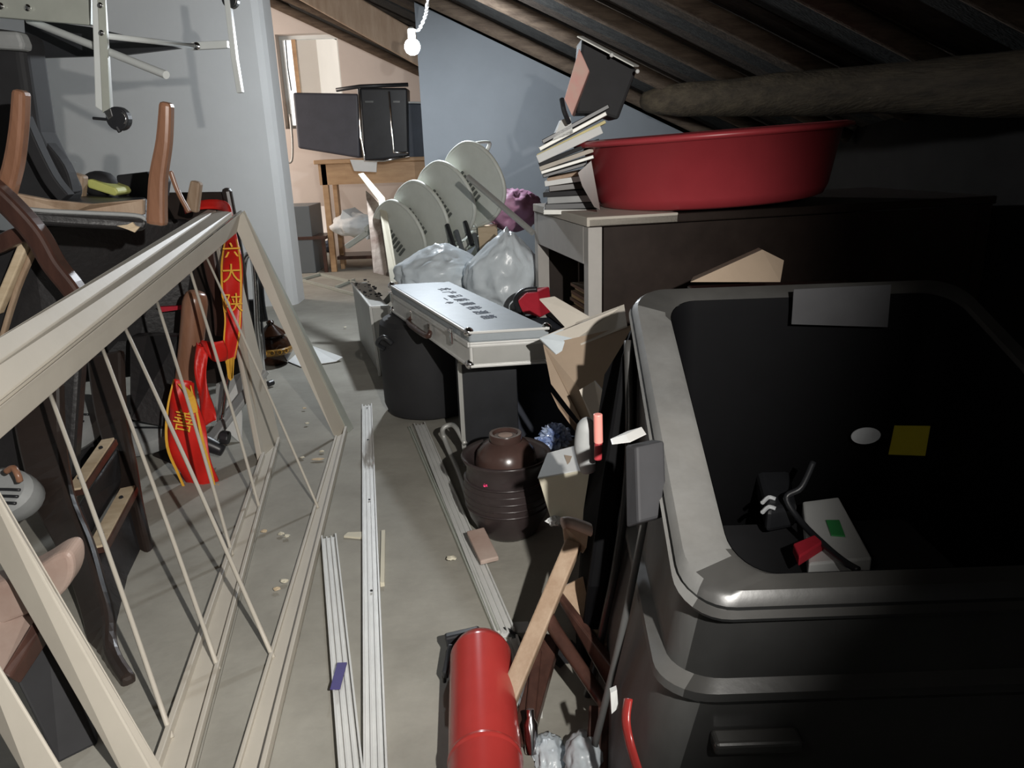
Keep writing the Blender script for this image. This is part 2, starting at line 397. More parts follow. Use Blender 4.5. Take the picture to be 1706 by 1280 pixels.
# base rails on the floor
la0, la1 = F(437, 765), F(262, 1280); lb0, lb1 = F(467, 737), F(326, 1280)
lc0, lc1 = F(559, 733), F(397, 1280); ld0, ld1 = F(579, 722), F(449, 1280)
quad([la0, lb0, ext(lb0, lb1, YN), ext(la0, la1, YN)], (0, 0, .008), 'base_rail')
quad([la0, la0+Vector((.012, 0, 0)), ext(la0, la1, YN)+Vector((.012, 0, 0)), ext(la0, la1, YN)], (0, 0, .028), 'rail_lip')
quad([lb0-Vector((.01, 0, 0)), lb0, ext(lb0, lb1, YN), ext(lb0, lb1, YN)-Vector((.01, 0, 0))], (0, 0, .022), 'rail_lip')
quad([lb0+Vector((.004, 0, 0)), lc0-Vector((.002, 0, 0)), ext(lc0, lc1, YN)-Vector((.002, 0, 0)), ext(lb0, lb1, YN)+Vector((.004, 0, 0))], (0, 0, .004), 'base_panel', concrete)
quad([lc0, ld0, ext(ld0, ld1, YN), ext(lc0, lc1, YN)], (0, 0, .010), 'base_rail')
quad([ld0-Vector((.01, 0, 0)), ld0, ext(ld0, ld1, YN), ext(ld0, ld1, YN)-Vector((.01, 0, 0))], (0, 0, .03), 'rail_lip')
quad([lc0, lc0+Vector((.008, 0, 0)), ext(lc0, lc1, YN)+Vector((.008, 0, 0)), ext(lc0, lc1, YN)], (0, 0, .02), 'rail_lip')
def railpt(px, py):   # a point on the underside of the top rail at that pixel
    t = (400-px)/480; return A(px-2, py-10, 2.8-t*1.6)
for (t, b) in (((341, 428), (530, 846)), ((315, 448), (433, 849)), ((262, 508), (387, 925)), ((200, 534), (455, 1096)), ((166, 573), (364, 1116)), ((80, 652), (286, 1230))):
    e = F(*b, .01)
    bm = NB(); tube(bm, [railpt(*t), railpt(*t).lerp(e, .5)+Vector((.004, 0, 0)), e], .005 if t[0] != 341 else .004, 8, 4); obj('rod', bm, beige, rk, smooth=True)
# near end posts
quad([A(-58, 840, 1.22), A(-52, 745, 1.22), F(276, 1330), F(224, 1330)], (0, .006, .004), 'near_post', beige)
quad([A(-52, 745, 1.22), A(-46, 745, 1.24), F(280, 1330)+Vector((0, .02, 0)), F(276, 1330)], (0, .002, .002), 'near_post', beige)
quad([A(-60, 1120, .98), A(-60, 1020, .98), A(110, 1300, .88), A(55, 1320, .88)], (0, .006, 0), 'near_post', beige)
# ================================================================== BANNERS
def gold_edges(pairs, parent, dy=-.004, wd=.12):
    for s in (0, 1):
        pp = []
        for a, b in pairs:
            a, b = Vector(a), Vector(b)
            pp.append((a.lerp(b, 0 if s == 0 else 1-wd)+Vector((0, dy, 0)), a.lerp(b, wd if s == 0 else 1)+Vector((0, dy, 0))))
        bm = NB(); ribbon(bm, pp, .002, 5, 1, 0.0); obj('gold_trim', bm, gold, parent)
B1 = thing('red_banner', 'red satin banner with yellow characters hanging over the top corner of the frame', 'banner', tuple(A(385, 630, 2.86)))
yb1 = 2.66
top_pairs = [(A(308, 357, 2.94), A(306, 345, 2.97)), (A(335, 349, 2.94), A(335, 334, 2.97)), (A(362, 349, 2.93), A(366, 333, 2.95)), (A(373, 357, 2.86), A(381, 341, 2.88)), (A(374, 368, 2.8), A(387, 360, 2.8))]
bm = NB(); ribbon(bm, top_pairs, .006, 5, 3, .003, 1); obj('upper_fold', bm, redcloth, B1, smooth=True)
pr = [(A(372, 352, 2.74), A(384, 350, 2.74)), (A(372, 375, 2.72), A(386, 372, yb1)), (A(375, 400, 2.8), A(396, 398, 2.8)), (A(369, 440, 2.68), A(403, 438, 2.68)), (A(370, 490, 2.63), A(404, 488, 2.63)), (A(375, 530, 2.6), A(402, 535, 2.6)), (A(373, 570, 2.58), A(400, 560, 2.58)), (A(377, 605, 2.56), A(392, 598, 2.56))]
pr[0] = (A(374, 366, 2.9), A(387, 362, 2.9)); pr[1] = (A(374, 380, 2.9), A(390, 378, 2.9))
bm = NB(); ribbon(bm, pr, .004, 6, 4, .004, 0); obj('cloth', bm, redcloth, B1, smooth=True)
gold_edges(pr[2:], B1, -.007, .09)
for ch, px, py, yy_ in (('六', 386, 422, 2.72), ('大', 386, 458, 2.645), ('陕', 389, 507, 2.6)):
    lettering(ch, .07, A(px, py, yy_-.012), (1, 0, 0), (0, .25, 1), gold, B1, 'character')
bm = NB()
for i in range(9): beam(bm, A(377+i*1.6, 600-i*.6, 2.55), A(381+i*.8, 634-abs(i-4), 2.55), .004, .003)
obj('fringe', bm, gold, B1, kind='stuff')
B2 = thing('red_banner', 'gold fringed red banner bunched round the dark chair arm, lower of the two', 'banner', tuple(A(340, 870, 2.45)))
prs = [
 [(A(327, 575, 2.5), A(338, 566, 2.5)), (A(352, 600, 2.46), A(352, 572, 2.46)), (A(378, 600, 2.5), A(374, 566, 2.5))],
 [(A(325, 572, 2.48), A(345, 580, 2.48)), (A(326, 620, 2.44), A(344, 620, 2.44)), (A(330, 670, 2.42), A(352, 672, 2.42)), (A(338, 712, 2.42), A(360, 700, 2.42))],
 [(A(292, 630, 2.4), A(322, 640, 2.4)), (A(281, 680, 2.36), A(332, 680, 2.36)), (A(280, 740, 2.34), A(343, 730, 2.34)), (A(300, 790, 2.34), A(356, 780, 2.34)), (A(323, 842, 2.34), A(364, 814, 2.34))]]
for i, p in enumerate(prs):
    bm = NB(); ribbon(bm, p, .006, 6, 5, .012, i*2.1); obj('cloth', bm, redcloth, B2, smooth=True)
gold_edges(prs[2], B2, -.018, .07)
bm = NB(); ribbon(bm, [(A(296, 640, 2.37), A(305, 640, 2.37)), (A(312, 665, 2.33), A(322, 660, 2.33)), (A(318, 690, 2.33), A(330, 686, 2.33))], .003, 5, 1, .004); obj('gold_trim', bm, gold, B2)
lettering('善', .075, A(306, 704, 2.325), (1, 0, -.25), (0, .2, 1), gold, B2, 'character')
bm = NB()
for i in range(22):
    f = i/21; a = A(323+41*f, 836-28*f, 2.322); b = A(330+35*f, 872-34*f-6*abs(f-.2), 2.318)
    beam(bm, a, b, .005, .003)
obj('fringe', bm, gold, B2, kind='stuff')
# ================================================================== CHAIR PILE (left)
def path(pl, Y):
    out = []
    for i, p in enumerate(pl): out.append(A(p[0], p[1], p[2] if len(p) > 2 else Y))
    return out
def flatbar(pl, Y, wd, t, m, parent, name, ydepth=True, smooth=5, bev=.004):
    """curved flat timber following pixels; wd in the picture plane, t in depth"""
    P = spline(path(pl, Y), smooth); bm = NB(); L1 = []
    n = len(P)
    loops = []
    for i, p in enumerate(P):
        d = (P[min(i+1, n-1)]-P[max(i-1, 0)]).normalized(); s = d.cross(Vector((0, 1, 0))).normalized(); y_ = s.cross(d).normalized()
        ww = wd[0]+(wd[1]-wd[0])*i/(n-1) if isinstance(wd, tuple) else wd
        loops.append([p-s*ww/2-y_*t/2, p+s*ww/2-y_*t/2, p+s*ww/2+y_*t/2, p-s*ww/2+y_*t/2])
    loft(bm, loops); return obj(name, bm, m, parent, bevel=bev)
# upturned chair on top
c1 = thing('wooden_chair', 'upturned brown wooden chair on top of the pile, legs in the air, torn black seat', 'chair', tuple(A(140, 560, 2.1)))
flatbar([(36, 150), (32, 215), (22, 280), (2, 345)], 1.95, (.03, .045), .04, brownwood, c1, 'leg', bev=.01)
flatbar([(278, 170), (274, 235), (264, 300), (262, 375)], 2.1, (.03, .05), .04, brownwood, c1, 'leg', bev=.01)
flatbar([(133, 290), (126, 345)], 2.5, (.04, .05), .04, dustwood, c1, 'leg', bev=.008)
flatbar([(328, 302), (320, 352)], 2.7, (.035, .045), .035, dustwood, c1, 'leg', bev=.008)
flatbar([(284, 285), (296, 318), (315, 354)], 2.45, .014, .014, brownwood, c1, 'brace')
bm = NB(); slab(bm, [A(22, 322, 2.0), A(80, 333, 2.03), (A(150, 340, 2.06)), A(238, 332, 2.12), A(238, 358, 2.12), A(120, 356, 2.06), A(20, 349, 2.0)], (0, .02, 0)); obj('apron', bm, dustwood, c1, bevel=.003)
bm = NB(); slab(bm, [A(22, 347, 1.98), A(238, 358, 2.1), A(246, 372, 2.1), A(240, 386, 2.1), A(60, 376, 2.0), A(18, 368, 1.98)], (-.26, .6, .02)); obj('seat', bm, leather, c1, bevel=.012, seg=3)
bm = NB(); tube(bm, [A(22, 345, 1.97), A(70, 351, 2.0), A(150, 355, 2.05), A(225, 359, 2.09), A(243, 366, 2.1)], .006, 8, 5); obj('seat_highlight', bm, graypad, c1, smooth=True)  # highlight along the front seat edge, painted as a pale tube
bm = NB(); slab(bm, [A(196, 376, 2.075), A(214, 374, 2.08), A(222, 370, 2.085), A(227, 376, 2.085), (A(234, 378, 2.09)), A(226, 387, 2.085), A(214, 382, 2.08)], (0, -.006, 0)); obj('torn_foam', bm, rawwood, c1)
bm = NB(); slab(bm, [A(60, 372, 2.65), A(300, 366, 2.95), A(325, 440, 3.0), A(300, 620, 2.95), A(130, 640, 2.8), A(60, 500, 2.65)], (.02, .06, 0)); obj('backrest', bm, leather, c1, bevel=.015, seg=3)
# tall dark executive chair behind, far left
c2 = thing('armchair', 'tall dark grey chair at the left edge behind the upturned legs', 'chair', tuple(A(20, 400, 2.3)))
bm = NB(); pts = [A(-60, 40, 2.3), A(36, 52, 2.3), A(42, 100, 2.3), A(60, 220, 2.3), A(110, 320, 2.3), A(100, 345, 2.3), A(-60, 345, 2.3)]; slab(bm, pts, (0, .12, 0)); obj('backrest', bm, blk_matt, c2, bevel=.03, seg=4)
bm = NB(); slab(bm, [A(-60, 48, 2.26), A(30, 52, 2.26), A(38, 72, 2.26), A(38, 84, 2.26), A(-60, 78, 2.26)], (0, .05, 0)); obj('lit_top_band', bm, graypad, c2, bevel=.01, label='pale band painting the lit top edge')  # light on the top of the backrest, painted as a pale band
flatbar([(38, 195), (62, 250), (88, 300), (112, 330)], 2.22, .035, .04, blk_matt, c2, 'arm')
flatbar([(66, 240), (100, 282), (112, 322)], 2.35, .06, .05, blk_matt, c2, 'arm_pad')
# shoe + black box on the pile
sh = thing('shoe', 'black shoe with a yellow green sole resting on the pile', 'shoe', tuple(A(168, 328, 2.6)))
bm = NB(); blob(bm, A(166, 306, 2.6), (.055, .05, .042), .04, 1.5, 3, 2); obj('upper', bm, blk_matt, sh, smooth=True)
bm = NB(); slab(bm, [A(143, 300, 2.54), A(150, 298, 2.54), A(192, 313, 2.54), A(197, 322, 2.54), A(190, 327, 2.54), A(146, 313, 2.54)], (0, .1, 0)); obj('sole', bm, yellowsole, sh, bevel=.006)
bm = NB(); slab(bm, [A(193, 292, 2.7), A(245, 286, 2.7), A(258, 305, 2.7), A(254, 332, 2.7), A(196, 332, 2.7)], (0, .14, 0))
single('shoe_box', bm, blk_matt, 'small black box lying beside the black shoe', 'box', bevel=.006)
# dark chair back with posts against it (right of upturned chair)
c3 = thing('wooden_chair', 'dark wooden chair with flat back and rounded arm post beside the red banner', 'chair', tuple(A(330, 760, 2.9)))
bm = NB(); slab(bm, [A(236, 322, 3.0), A(372, 320, 3.0), A(392, 420, 3.0), A(400, 640, 3.0), A(250, 640, 3.0)], (0, .04, 0)); obj('backrest', bm, darkwood, c3, bevel=.006)
flatbar([(377, 313), (388, 370), (400, 440), (408, 520)], 2.98, .035, .04, darkwood, c3, 'post', bev=.014)
flatbar([(346, 395), (352, 440), (366, 500), (372, 560)], 2.9, (.05, .06), .03, redwood, c3, 'post', bev=.008)
bm = NB(); tube(bm, [A(328, 488, 2.7), A(325, 505, 2.7), A(318, 580, 2.68), A(308, 660, 2.66), A(296, 735, 2.64)], [.03, .046, .045, .043, .04], 12, 4, flat=.8); obj('arm', bm, brownwood, c3, smooth=True)
bm = NB(); slab(bm, [A(262, 512, 2.85), A(300, 510, 2.85), A(300, 516, 2.85), A(270, 520, 2.85)], (0, .02, 0)); obj('red_stripe', bm, redcush, c3)
bm = NB(); slab(bm, [A(245, 560, 2.75), A(300, 560, 2.75), A(300, 720, 2.6), A(215, 700, 2.5), A(215, 560, 2.7)], (0, .06, 0)); obj('side_panel', bm, leather, c3, bevel=.01)
# chrome tube chair by the wall
c4 = thing('tube_chair', 'chrome tube chair legs between the banner and the glazed pot', 'chair', tuple(F(425, 640)))
bm = NB(); tube(bm, [A(404, 470, 3.55), A(408, 432, 3.55), A(417, 424, 3.55), A(423, 440, 3.55), A(427, 500, 3.55), A(430, 560, 3.55), Vector((A(430, 560, 3.55).x, 3.55, .0))], .014, 10, 6); obj('tube_frame', bm, chrome, c4, smooth=True)
bm = NB(); tube(bm, [A(430, 440, 3.6), A(434, 500, 3.6), A(440, 535, 3.6)], .02, 10, 5); obj('leg', bm, blk, c4, smooth=True)
bm = NB(); slab(bm, [A(395, 500, 3.65), A(432, 500, 3.65), A(442, 600, 3.6), A(395, 600, 3.6)], (0, .03, 0)); obj('seat', bm, leather, c4, bevel=.008)
# star base, grey flat arm, caster
c5 = thing('swivel_base', 'dark star base with a caster under the red banner', 'chair base', tuple(F(350, 760)))
bm = NB(); beam(bm, A(440, 618, 2.75), A(350, 735, 2.55), .05, .02, (1, 0, .5)); obj('arm', bm, graypad, c5, bevel=.004)
bm = NB(); tube(bm, [A(300, 730, 2.5), A(340, 738, 2.5), A(372, 752, 2.5)], [.03, .03, .02], 10, 4); obj('arm', bm, blk, c5, smooth=True)
bm = NB(); tube(bm, [A(368, 728, 2.5), A(382, 730, 2.5)], .024, 14); obj('caster', bm, blk, c5, bevel=.004)
bm = NB(); tube(bm, [A(395, 560, 2.8), A(378, 640, 2.7), A(370, 700, 2.6)], .01, 8, 4); obj('support_tube', bm, chrome, c5, smooth=True)
bm = NB(); slab(bm, [A(360, 640, 2.9), A(404, 620, 2.9), A(402, 740, 2.7), A(358, 700, 2.72)], (0, .008, 0)); obj('plate', bm, alu, c5)
# armchair in the middle-left: curved dark arm + panel + strut
c6 = thing('armchair', 'dark armchair at the left edge with a curved arm sloping under the beige rail', 'chair', tuple(A(40, 760, 1.9)))
flatbar([(-30, 300), (20, 345), (62, 392), (90, 440), (125, 485), (150, 530)], 1.9, (.05, .045), .05, redwood, c6, 'arm', bev=.012)
flatbar([(-40, 420), (0, 408), (25, 395), (50, 388)], 1.95, .04, .04, redwood, c6, 'arm', bev=.012)
bm = NB(); slab(bm, [A(-60, 380, 2.05), A(55, 395, 2.05), A(140, 500, 2.05), A(120, 800, 1.95), A(-60, 800, 1.95)], (0, .05, 0)); obj('backrest', bm, leather, c6, bevel=.012)
flatbar([(48, 395), (25, 450), (-5, 520)], 1.98, .022, .03, rawwood, c6, 'strut')
flatbar([(60, 410), (30, 480), (5, 560)], 1.99, .012, .02, dustwood, c6, 'strut')
# grey cushioned seats
def seat_pad(c, rx, ry, tilt, label, legs):
    t = thing('padded_chair', label, 'chair', (c.x, c.y, max(0, c.z-.45)))
    bm = NB(); lathe(bm, [(.0, -.05), (.82, -.05), (.97, -.03), (1.0, 0), (.96, .022), (.8, .035), (0, .04)], (0, 0, 0), 28)
    R = Matrix.Rotation(tilt, 3, 'X')
    for v in bm.verts: v.co = c + R @ Vector((v.co.x*rx, v.co.y*ry, v.co.z))
    obj('seat', bm, graypad, t, smooth='auto')
    for i in range(3):
        bm = NB(); pts = [c + R @ Vector((rx*x, ry*(-.55+.25*i)+.06*ry*math.cos(x*2), .04)) for x in (-.75, -.4, 0, .4, .75)]
        tube(bm, pts, .004, 6, 3); obj('seam', bm, blk, t, smooth=True)
    for s in legs:
        bm = NB(); tube(bm, [c+Vector((s*rx*.7, .02, -.04)), Vector((c.x+s*rx*.9, c.y+.03, max(.02, c.z-.4)))], .012, 8); obj('leg', bm, blk, t, smooth=True)
    return t
seat_pad(A(238, 702, 2.68), .19, .17, .35, 'grey padded seat with stitched ridges just left of the red banner', (-1, 1))
seat_pad(A(112, 706, 2.45), .12, .15, .3, 'pale grey seat seen through the rods between two dark curved frames', (-1, 1))
seat_pad(A(0, 826, 1.75), .1, .07, .75, 'grey seat at the left edge behind the near beige bar', (-1,))
bm = NB(); tube(bm, [A(10, 786, 1.7), A(22, 780, 1.7), A(30, 792, 1.69), (A(33, 802, 1.69))], .008, 8, 4); single('hook', bm, brownwood, 'small brown hooked piece on the grey seat at the left edge', 'hook', smooth=True)
# overturned chair with S-shaped sides
c7 = thing('conference_chair', 'overturned black chair with two S-curved side frames and raw wood rails', 'chair', tuple(F(240, 1120)))
flatbar([(62, 640, 1.95), (70, 730, 1.9), (92, 830, 1.8), (132, 920, 1.68), (160, 1010, 1.55), (180, 1090, 1.44), (218, 1150, 1.33)], 1.6, (.14, .07), .03, darkwood, c7, 'side_frame', bev=.01)
flatbar([(176, 590, 2.35), (186, 690, 2.25), (208, 780, 2.13), (226, 860, 2.0), (252, 950, 1.86), (272, 1000, 1.78)], 2, (.12, .02), .03, darkwood, c7, 'side_frame', bev=.01)
def rail(p, q, w_):
    bm = NB(); beam(bm, p, q, w_, .02, (1, 0, .1)); r_ = obj('rail', bm, redwood, c7, bevel=.002)
    p2_, q2_ = p+Vector((0, -.006, .013)), q+Vector((0, -.006, .013)); bm = NB(); beam(bm, p2_, q2_, w_*.8, .006, (1, 0, .1)); obj('raw_face', bm, rawwood, r_, label='unfinished pale wood face with screw holes')
    for f in (.2, .8):
        bm = NB(); c = p2_.lerp(q2_, f); lathe(bm, [(.006, 0), (.006, .006)], c+Vector((0, -.002, .001)), 10, (0, -.5, 1)); obj('screw_hole', bm, blk, r_)
rail(A(183, 738, 2.12), A(126, 822, 1.85), .045); rail(A(216, 818, 2.05), A(162, 918, 1.72), .05)
bm = NB(); slab(bm, [A(214, 835, 2.03), A(262, 985, 1.83), A(205, 1110, 1.44), A(160, 935, 1.7)], (-.03, .03, .0)); obj('backrest', bm, leather, c7, bevel=.015, seg=3)
bm = NB(); slab(bm, [A(196, 745, 2.14), A(205, 800, 2.1), A(150, 890, 1.82), A(130, 840, 1.86)], (-.02, .03, -.02)); obj('seat', bm, leather, c7, bevel=.01)
flatbar([(228, 980, 1.86), (262, 985, 1.8), (240, 1060, 1.62), (222, 1120, 1.5)], 1.7, .03, .02, pinkwood, c7, 'front_edge')
# dark chair on the floor behind: big leather mass
c8 = thing('wooden_chair', 'black leather chair lying in the shade behind the S-curved frames', 'chair', tuple(F(200, 900)))
bm = NB(); slab(bm, [A(250, 770, 2.6), A(330, 740, 2.6), A(300, 800, 2.45), A(215, 880, 2.3)], (0, .05, .04)); obj('seat', bm, darkwood, c8, bevel=.01)
bm = NB(); slab(bm, [A(100, 700, 2.5), A(210, 720, 2.5), A(210, 900, 2.3), A(70, 900, 2.3)], (0, .05, 0)); obj('backrest', bm, leather, c8, bevel=.01)
flatbar([(318, 800, 2.45), (290, 840, 2.3), (250, 870, 2.2)], 2.3, .05, .04, darkwood, c8, 'leg')
# worn wooden armchair, near left
c9 = thing('wooden_armchair', 'worn pinkish wooden chair with rounded arm end at the left edge behind the near bar', 'chair', tuple(A(50, 1260, 1.15)))
bm = NB(); slab(bm, spline([A(-40, 985, 1.2), A(20, 965, 1.2), A(60, 946, 1.2), A(92, 926, 1.2), A(112, 923, 1.2), A(121, 938, 1.2), A(119, 966, 1.2), A(100, 995, 1.2), A(60, 1020, 1.2), A(-40, 1060, 1.2)], 4), (0, .05, .01)); obj('arm', bm, pinkwood, c9, bevel=.014, seg=3)
bm = NB(); slab(bm, [A(-60, 1000, 1.25), A(60, 1000, 1.25), A(72, 1030, 1.2), A(5, 1125, 1.1), A(-60, 1140, 1.1)], (0, .02, -.02)); obj('seat', bm, pinkwood, c9, bevel=.006)
bm = NB(); slab(bm, [A(64, 1020, 1.19), A(76, 1040, 1.19), A(16, 1130, 1.1), A(2, 1120, 1.1)], (0, .02, -.03)); obj('seat_edge', bm, redwood, c9, bevel=.004)
bm = NB(); slab(bm, [A(20, 1120, 1.14), A(80, 1040, 1.22), F(165, 1240), F(95, 1275)], (-.03, .05, 0)); obj('side_panel', bm, blk_matt, c9, bevel=.006)
# ================================================================== FOLDED WHITE TABLE (top left)
tb = thing('folding_table', 'white steel folding table stored on its side at upper left, casters on its feet', 'table', tuple(A(130, 120, 2.3)))
bm = NB(); slab(bm, [A(-80, -60, 2.35), A(152, -60, 2.35), A(150, 42, 2.35), A(-80, 22, 2.35)], (0, .02, 0)); obj('modesty_panel', bm, galv, tb, bevel=.003)
for px, py in ((47, 13), (2, 10)):
    bm = NB(); lathe(bm, [(.009, 0), (.009, .004), (.004, .008)], A(px, py, 2.345), 12, (0, -1, 0)); obj('bolt', bm, chrome, tb, smooth='auto')
bm = NB(); slab(bm, [A(40, 30, 2.6), A(150, 45, 2.6), A(300, 80, 2.6), A(200, 92, 2.6), A(44, 97, 2.6)], (0, .02, 0)); obj('tabletop', bm, blk, tb)
bm = NB(); slab(bm, [A(151, -60, 2.25), A(165, -60, 2.25), A(181, 182, 2.25), A(170, 186, 2.25), A(158, 178, 2.25)], (0, .03, 0)); lg = obj('leg', bm, whitesteel, tb, bevel=.003)
bm = NB(); slab(bm, [A(160, -60, 2.244), A(173, -60, 2.244), A(183, 180, 2.244), A(171, 188, 2.244)], (0, .006, 0)); obj('leg_face', bm, galv, lg)
for px, py in ((168, 9), (170, 55)):
    bm = NB(); lathe(bm, [(.007, 0), (.007, .004), (.003, .006)], A(px, py, 2.24), 12, (0, -1, 0)); obj('bolt', bm, chrome, lg, smooth='auto')
cs = A(198, 198, 2.25)
bm = NB(); tube(bm, [cs+Vector((-.0, -.014, 0)), cs+Vector((0.002, .014, 0))], .032, 22); ck = obj('caster', bm, blk, tb, bevel=.004)
bm = NB(); tube(bm, [cs+Vector((.010+.018*math.cos(a), -.018, .018*math.sin(a))) for a in [x*.25-1 for x in range(9)]], .0022, 6); obj('caster_rim', bm, chrome, ck, smooth=True)
bm = NB(); slab(bm, [A(172, 186, 2.235), A(184, 180, 2.235), A(188, 194, 2.235), A(180, 200, 2.235)], (0, .03, 0)); obj('caster_fork', bm, chrome, ck, bevel=.002)
bm = NB(); tube(bm, [A(155, 197, 2.24), A(178, 199, 2.24)], .004, 8); obj('brake_lever', bm, blk, ck)
bm = NB(); tube(bm, [A(195, 212, 2.24), A(200, 220, 2.24)], .006, 8); obj('brake_tab', bm, blk, ck)
bm = NB(); tube(bm, [A(48, 34, 2.42), A(160, 78, 2.3), A(277, 125, 2.15)], .0105, 12, 0); obj('brace_tube', bm, whitesteel, tb, smooth='auto')
bm = NB(); tube(bm, [A(177, 60, 2.3), A(326, 77, 2.7)], .008, 10); obj('brace_tube', bm, whitesteel, tb, smooth='auto')
bm = NB(); slab(bm, [A(318, 70, 2.7), A(378, 67, 2.7), A(379, 80, 2.7), A(318, 83, 2.7)], (0, .02, 0)); obj('bracket', bm, whitesteel, tb, bevel=.002)
bm = NB(); slab(bm, [A(366, -60, 2.68), A(375, -60, 2.68), A(394, 100, 2.68), (A(403, 154, 2.68)), A(394, 155, 2.68), A(384, 95, 2.68)], (0, .025, 0)); obj('leg', bm, whitesteel, tb, bevel=.002)
bm = NB(); lathe(bm, [(.012, 0), (.012, .004), (.005, .008)], A(328, 77, 2.69), 14, (0, -1, 0)); obj('bolt', bm, chrome, tb, smooth='auto')
cs = A(384, 0, 2.7); bm = NB(); tube(bm, [cs+Vector((0, -.014, 0)), cs+Vector((0.002, .014, 0))], .026, 20); obj('caster', bm, blk, tb, bevel=.004)
# ================================================================== FLOOR OBJECTS, MIDDLE
# glazed pot with lid
pc = F(459, 606); pt = thing('glazed_pot', 'round brown glazed pot with gold pattern by the wall corner', 'pot', tuple(pc))
bm = NB(); lathe(bm, [(0, 0), (.05, 0), (.06, .006), (.088, .05), (.096, .085), (.085, .125), (.06, .15), (.06, .16), (.052, .16), (.052, .14), (0, .13)], pc, 32); obj('body', bm, glaze, pt, smooth='auto')
bm = NB(); lathe(bm, [(.0945, .062), (.0975, .068), (.0985, .085), (.0955, .098), (.094, .095)], pc, 32)
obj('pattern_band', bm, glaze_gold, pt, smooth=True)
for a in range(-100, -20, 22):
    cx = pc+Vector((.099*math.cos(math.radians(a)), .099*math.sin(math.radians(a)), .082)); t_ = Vector((-math.sin(math.radians(a)), math.cos(math.radians(a)), 0))
    bm = NB(); tube(bm, [cx+t_*.012*math.cos(q*.9)+Vector((0, 0, .012*math.sin(q*.9))) for q in range(8)], .002, 6); obj('relief', bm, gold, pt, smooth=True)
bm = NB(); lathe(bm, [(0, .155), (.07, .157), (.078, .163), (.055, .18), (.03, .2), (.018, .21), (.02, .225), (.01, .234), (0, .235)], pc, 28); obj('lid', bm, glaze, pt, smooth='auto')
bm = NB(); tube(bm, [F(446, 640, .02), F(455, 637, .02)], .014, 12); single('caster', bm, blk, 'small dark caster on the floor below the glazed pot', 'caster', bevel=.003)
# paper on the floor
bm = NB(); slab(bm, [F(480, 603, .004), F(512, 574, .005), F(571, 596, .02), F(560, 603, .006), F(502, 612, .004)], (0, 0, .003)); single('paper_sheet', bm, paper, 'white paper sheet lying on the floor beside the frame post', 'paper')
# upright silver case
sv = thing('metal_case', 'silver flat case standing upright behind the big case, debris on its top', 'case', tuple(F(632, 625)))
s0 = F(633, 626); s1 = F(600, 568); hgt = .34; sw = Vector((.085, .012, 0))
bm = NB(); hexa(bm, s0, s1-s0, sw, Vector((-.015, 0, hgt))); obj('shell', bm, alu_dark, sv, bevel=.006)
for b_ in (s0, s0+sw):
    bm = NB(); beam(bm, b_+Vector((0, -.002, 0)), b_+Vector((-.015, -.002, hgt)), .014, .012); obj('edge_strip', bm, alu, sv, bevel=.002)
bm = NB(); beam(bm, s0+Vector((-.015, 0, hgt)), s1+Vector((-.015, 0, hgt)), .012, .012, (0, 0, 1)); obj('edge_strip', bm, alu, sv, bevel=.002)
bm = NB(); beam(bm, s0+Vector((-.015, 0, hgt)), s0+sw+Vector((-.015, 0, hgt)), .012, .012, (0, 0, 1)); obj('edge_strip', bm, alu, sv, bevel=.002)
bm = NB()
for i in range(26):
    p = s0.lerp(s1, random.uniform(.25, 1))+sw*random.random()+Vector((-.015, 0, hgt+.008)); r_ = random.uniform(.004, .014)
    hexa(bm, p, (r_, r_*.5, 0), (-r_*.4, r_, 0), (0, 0, r_*.5))
dbs = obj('rubble', bm, blk_matt, kind='stuff'); tag(dbs, 'dark crumbs scattered on top of the upright silver case', 'debris')
# big aluminium case with text
ZT = .52
P = [F(650, 474, ZT), F(775, 470, ZT), F(915, 545, ZT), F(781, 553, ZT)]
P[1] = P[0]+(P[2]-P[3])   # parallelogram
al = thing('aluminium_case', 'large silver aluminium tool case with dark characters on its lid', 'case', tuple(P[3]-Vector((0, 0, .11))))
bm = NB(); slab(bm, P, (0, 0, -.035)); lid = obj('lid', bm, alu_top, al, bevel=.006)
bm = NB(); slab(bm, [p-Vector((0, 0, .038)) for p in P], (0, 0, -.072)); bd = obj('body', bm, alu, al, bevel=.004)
dl = (P[3]-P[0]).normalized(); dr = (P[2]-P[3]).normalized(); nl = dl.cross(Vector((0, 0, 1))).normalized()
if nl.x > 0: nl = -nl
for z in (-.0, -.034, -.042, -.106):
    for a, b, nn in ((P[0], P[3], nl), (P[3], P[2], -dl*-1)):
        bm = NB(); beam(bm, a+nn*.002+Vector((0, 0, z-.003)), b+nn*.002+Vector((0, 0, z-.003)), .008, .008, (0, 0, 1)); obj('edge_strip', bm, alu, al, bevel=.0015)
for p in (P[0], P[3], P[2]):
    for z in (-.004, -.105):
        bm = NB(); bmesh.ops.create_uvsphere(bm, u_segments=14, v_segments=8, radius=.016)
        for v in bm.verts: v.co += p+Vector((0, 0, z))+(P[0]+P[2]-2*p)*.012
        obj('corner_cap', bm, chrome, al, smooth=True)
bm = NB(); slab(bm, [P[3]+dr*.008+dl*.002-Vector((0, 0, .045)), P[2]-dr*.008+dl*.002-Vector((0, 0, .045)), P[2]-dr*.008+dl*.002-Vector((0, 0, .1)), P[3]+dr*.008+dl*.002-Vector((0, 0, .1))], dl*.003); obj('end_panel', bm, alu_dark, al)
LL = (P[3]-P[0]).length
